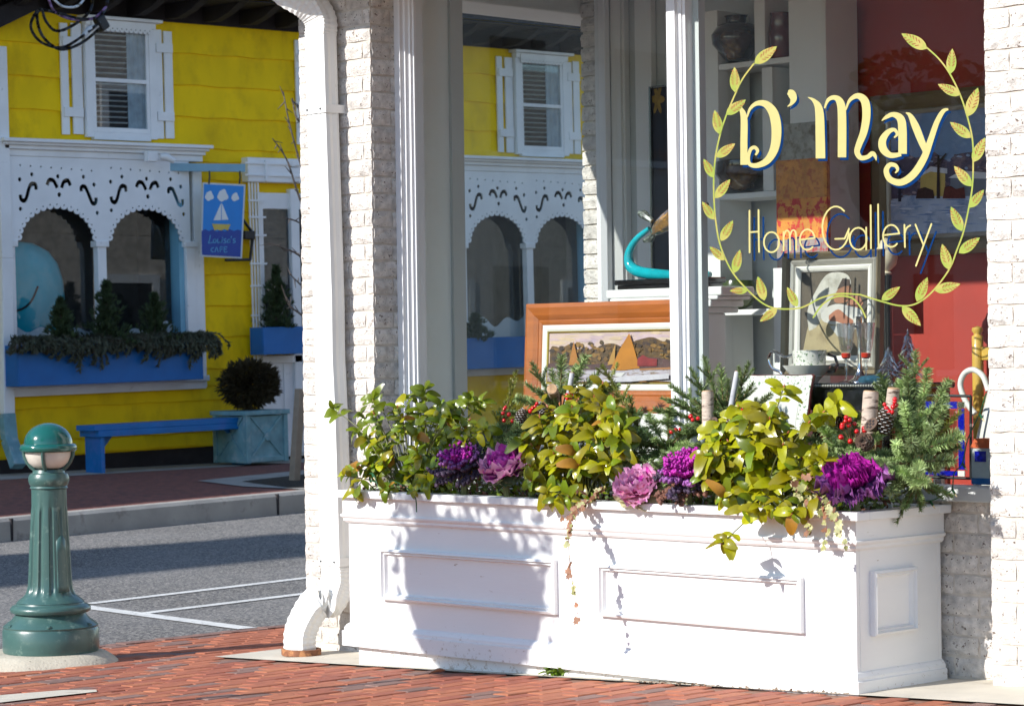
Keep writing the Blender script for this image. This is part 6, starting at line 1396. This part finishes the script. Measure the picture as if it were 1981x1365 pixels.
vase('dark wide bowl on the middle shelf behind the letter D', 1438, 372, 10.68, [(.04, 0), (.09, .02), (.135, .09), (.13, .15), (.12, .155), (.0001, .04)], 'vase_dark', 1.1, 'bowl')
vase('olive green bowl on the lowest shelf', 1428, 598, 10.68, [(.03, 0), (.07, .02), (.10, .08), (.08, .14), (.0001, .05)], 'vase_green', 1.1, 'bowl')
vase('small dark candlestick on the middle shelf', 1405, 372, 10.7, [(.03, 0), (.03, .01), (.008, .02), (.008, .15), (.02, .16), (.0001, .17)], 'black_gloss', 1.0, 'candlestick')
# black table with crockery
Yt0, Yt1 = 9.10, 9.40
tz = onY(1620, 740, Yt0 + .08).z; xa, xb = onY(1500, 760, Yt0).x, onY(1770, 760, Yt0).x
tbl = thing('display_table', 'black display table with beaded edge holding crockery and glassware', 'table', ((xa + xb) / 2, 9.5, FLOOR))
MB().box(xa, xb, Yt0, Yt1, tz - .025, tz).build('top', 'black_gloss', tbl, bevel=.006); MB().box(xa + .02, xb - .02, Yt0 + .015, Yt1 - .015, tz - .12, tz - .0255).build('apron', 'black_gloss', tbl)
for x in (xa + .04, xb - .04):
    for y in (Yt0 + .04, Yt1 - .04): MB().box(x - .02, x + .02, y - .02, y + .02, FLOOR, tz - .1205).build('leg', 'black_gloss', tbl)
mb = MB(); x = xa + .01
while x < xb - .01: mb.ball((x, Yt0 - .002, tz - .012), .006, 6, 4); x += .014
tag(mb.build('beading', 'frame_silver', tbl, smooth=True), kind='stuff')
def at(px, Y): p = onY(px, 700, Y); return Vector((p.x, Y, tz))
c = at(1562, 9.24); t = thing('cream_bowl', 'cream footed bowl under the painted cup', 'bowl', c); MB().lathe([(.045, 0), (.05, .004), (.055, .012), (.085, .04), (.115, .078), (.11, .078), (.08, .045), (.0001, .02)], c + Vector((0, 0, .0005)), 32, m=0).build('body', 'china', t, smooth=True, angle=50)
c2_ = c + Vector((.012, 0, .0215)); t = thing('painted_cup', 'white cup with holly painting standing in the cream bowl', 'cup', c2_); MB().lathe([(.05, 0), (.062, .004), (.072, .05), (.080, .125), (.076, .125), (.066, .05), (.0001, .01)], c2_, 28).build('body', 'china_holly', t, smooth=True, angle=50)
MB().tube([c2_ + Vector((.066 * .7 + dx, .05, dz)) for dx, dz in ((.02, .025), (.055, .03), (.075, .06), (.06, .095), (.025, .105))], .008, 8).build('handle', 'vase_dark', t, smooth=True)
c = at(1508, 9.2); t = thing('silver_ladle', 'curled silver ladle leaning by the cream bowl', 'ladle', c); MB().tube([onY(*p, 9.2) for p in spline([(1506, 742), (1512, 722), (1494, 712), (1487, 694), (1494, 680), (1506, 684), (1520, 690), (1534, 686)], 5)], .007, 8).build('handle', 'silver', t, smooth=True)
for lab, px in (('crystal goblet with red stem knob nearer the cup', 1637), ('crystal goblet with red stem knob nearer the glass tree', 1675)):
    c = at(px, 9.22); t = thing('crystal_goblet', lab, 'goblet', c, 'pair of crystal goblets'); MB().lathe([(.036, 0), (.034, .004), (.006, .012), (.005, .05), (.012, .065), (.006, .08), (.012, .105)], c, 20).build('stem', 'crystal', t, smooth=True, angle=60)
    MB().lathe([(.012, .1055), (.020, .112), (.022, .128), (.018, .132), (.0001, .133)], c, 20).build('red_knob', 'red_glass', t, smooth=True)
    MB().lathe([(.020, .1335), (.030, .16), (.036, .21), (.042, .265), (.040, .265), (.030, .20), (.018, .14)], c, 24, mod=lambda a, i: 1 + .05 * math.cos(9 * a)).build('cup', 'crystal', t, smooth=True, angle=20)
c = at(1663, 9.3); t = thing('silver_candlestick', 'silver candlestick standing behind the crystal goblets', 'candlestick', c); MB().lathe([(.05, 0), (.048, .006), (.03, .02), (.014, .05), (.008, .09), (.012, .12), (.008, .15), (.012, .24), (.03, .25), (.032, .254), (.014, .258), (.014, .29), (.018, .295), (.0001, .28)], c, 24).build('body', 'silver', t, smooth=True, angle=50)
def glass_tree(lab, px, Y, h, m):
    c = at(px, Y); t = thing('glass_tree', lab, 'ornament', c); MB().lathe([(.03, 0), (.03, .006), (.006, .012), (.006, h * .95), (.0001, h)], c, 12).build('trunk', m, t, smooth=True)
    for lv in range(6):
        z = h * (.15 + .13 * lv); r = .075 * (1 - lv / 6.6)
        for k in range(7): an = k * 2 * PI / 7 + lv * .4; MB().tube([c + Vector((0, 0, z + .02)), c + Vector((math.cos(an) * r * .6, math.sin(an) * r * .6, z + .005)), c + Vector((math.cos(an) * r, math.sin(an) * r, z - .018))], [.006, .006, .003], 5).build('branch', m, t, smooth=True)
glass_tree('tall clear glass christmas tree beside the black post', 1757, 9.3, .24, 'crystal_pink'); glass_tree('short clear glass christmas tree beside the black post', 1719, 9.26, .16, 'crystal')
c = at(1690, 9.16); t = thing('teal_cloth', 'crumpled dark teal cloth on the table edge', 'cloth', c); k = MB(); k.lathe([(.0001, 0), (.05, .0), (.055, .012), (.045, .028), (.03, .032), (.0001, .034)], c + Vector((0, 0, .001)), 28, sx=1.2, mod=lambda a, i: 1 + .15 * math.sin(5 * a + i)); k.build('fabric', 'cloth_teal', t, smooth=True)
# finial on a black stand
Yf = 10.3; c = onY(1717, 720, Yf); t = thing('finial_stand', 'cream pear-shaped finial on a slim black post', 'ornament', (c.x, Yf, FLOOR)); zf = onY(1717, 532, Yf).z
MB().tube([(c.x, Yf, FLOOR), (c.x, Yf, zf)], [.034, .028], 16).build('post', 'black_gloss', t, smooth=True); MB().lathe([(.02, 0), (.028, .01), (.018, .02), (.05, .05), (.058, .085), (.05, .125), (.03, .155), (.026, .17), (.0001, .185)], (c.x, Yf, zf), 24).build('finial', 'cream_ceramic', t, smooth=True)
# holly plate on its stand
Yp = 9.02; a, b = onY(1422, 724, Yp), onY(1566, 800, Yp); t = thing('holly_plate', 'square white plate with holly border standing upright in the window', 'plate', ((a.x + b.x) / 2, Yp, FLOOR)); W_, Hh = b.x - a.x, .30; zt = a.z
def plate(u, v, d): s = 1 - .10 * (1 - v); return ((a.x + b.x) / 2 + (u - .5) * W_ * s, Yp + .05 * v - d, zt - Hh * (1 - v))
rim_ = [(u, v) for u, v in [(.0, .02), (.02, 0), (.25, .012), (.5, 0), (.75, .012), (.98, 0), (1, .02), (.99, .25), (1, .5), (.99, .75), (1, .98), (.98, 1), (.75, .988), (.5, 1), (.25, .988), (.02, 1), (0, .98), (.01, .75), (0, .5), (.01, .25)]]
MB().prism(rim_, plate, 0, .012).build('edge', 'vase_red', t); MB().prism([(.5 + (u - .5) * .975, .5 + (v - .5) * .975) for u, v in rim_], plate, .0125, .016).build('border', 'china_holly', t); MB().prism([(.5 + (u - .5) * .70, .5 + (v - .5) * .66) for u, v in rim_], plate, .0165, .018).build('centre', 'china', t)
MB().box(a.x + .12, b.x - .12, Yp - .01, Yp + .12, FLOOR, zt - Hh - .001).build('stand', 'black_gloss', t)
# chair
Yh = 9.7; p = onY(1891, 645, Yh); t = thing('wooden_chair', 'yellow wooden chair post with ball finial at the window edge', 'chair', (p.x, Yh, FLOOR)); zt = onY(1891, 645, Yh).z
MB().lathe([(.024, FLOOR), (.026, zt - .12), (.026, zt - .012), (.017, zt - .006), (.017, zt), (.026, zt + .012), (.024, zt + .026), (.0001, zt + .034)], (p.x, Yh, 0), 18).build('back_post', 'chair_wood', t, smooth=True, angle=60)
MB().lathe([(.024, FLOOR), (.026, zt - .12), (.026, zt - .012), (.017, zt - .006), (.017, zt), (.026, zt + .012), (.024, zt + .026), (.0001, zt + .034)], (p.x + .42, Yh, 0), 18).build('back_post', 'chair_wood', t, smooth=True, angle=60)
for dz in (.06, .28): MB().box(p.x + .026, p.x + .394, Yh - .012, Yh + .012, zt - dz - .06, zt - dz).build('back_rail', 'chair_wood', t, bevel=.005)
# stained glass in an iron stand
Yg = 9.12; t = thing('stained_glass_panel', 'stained glass panel with cobalt border hanging in a black iron stand', 'ornament', (onY(1835, 900, Yg).x, Yg, .802)); q = lambda x, y: onY(x, y, Yg)
for p0, p1 in (((1878, 925), (1878, 766)), ((1878, 766), (1790, 764)), ((1790, 764), (1790, 925)), ((1878, 925), (1790, 922))): MB().tube([q(*p0), q(*p1)], .006, 8).build('stand_bar', 'black_iron', t)
def gp(x0, y0, x1, y1, m, nm):
    a, b = q(x0, y0), q(x1, y1); MB().box(a.x, b.x, Yg - .004, Yg + .002, b.z, a.z).build(nm, m, t)
gp(1790, 776, 1852, 790, 'stained_blue', 'blue_pane'); gp(1854, 790, 1867, 908, 'stained_blue', 'blue_pane'); gp(1790, 909, 1853, 920, 'stained_blue', 'blue_pane'); gp(1790, 792, 1852, 907, 'crystal', 'clear_pane'); gp(1854, 777, 1867, 789, 'silver', 'corner_pane'); gp(1854, 910, 1867, 921, 'liner_white', 'corner_pane')
# white jug with a looping handle
Yj = 9.28; p = onY(1905, 860, Yj); t = thing('white_jug', 'white painted jug with a tall looping handle beside the brick pier', 'jug', (p.x + .05, Yj, .64)); hj = onY(1905, 752, Yj).z
MB().lathe([(.07, .64), (.09, .66), (.115, .80), (.115, .9), (.09, 1.02), (.06, hj - .06), (.045, hj), (.05, hj + .02), (.0001, hj - .02)], (p.x + .075, Yj, 0), 28).build('body', 'china', t, smooth=True, angle=50)
MB().tube([onY(*s_, Yj) for s_ in spline([(1886, 800), (1868, 775), (1858, 745), (1866, 722), (1884, 715), (1902, 728), (1912, 755)], 6)], .013, 10).build('handle', 'china', t, smooth=True)
# small model house on the sill
Ym = 9.04; a, b = onY(1879, 866, Ym), onY(1930, 922, Ym); t = thing('model_house', 'tiny grey model house with orange roof on the window sill', 'ornament', ((a.x + b.x) / 2, Ym, b.z))
MB().box(a.x, b.x, Ym, Ym + .07, .803, a.z).build('wall', 'interior_grey', t); MB().prism([(a.x - .004, a.z + .0005), (b.x, a.z + .0005), (b.x, a.z + .04), (a.x + .02, a.z + .04)], lambda u, v, d: (u, d, v), Ym - .004, Ym + .07).build('roof', flat((205, 96, 50), .2, 40), t)
c0, c1 = onY(1886, 872, Ym), onY(1908, 893, Ym); MB().box(c0.x, c1.x, Ym - .003, Ym - .0005, c1.z, c0.z).build('window', 'stained_blue', t); MB().box(a.x, b.x, Ym - .003, Ym - .0005, .803, .83).build('band', 'house_blue', t)
p = onY(1818, 870, 9.2); t = thing('glass_globe', 'clear glass globe half hidden behind the tall fir', 'ornament', (p.x, 9.2, .625)); MB().ball((p.x, 9.2, p.z), .06, 20, 14).build('bulb', 'crystal', t, smooth=True); MB().tube([(p.x, 9.2, .625), (p.x, 9.2, p.z - .0605)], .03, 12).build('foot', 'silver', t)
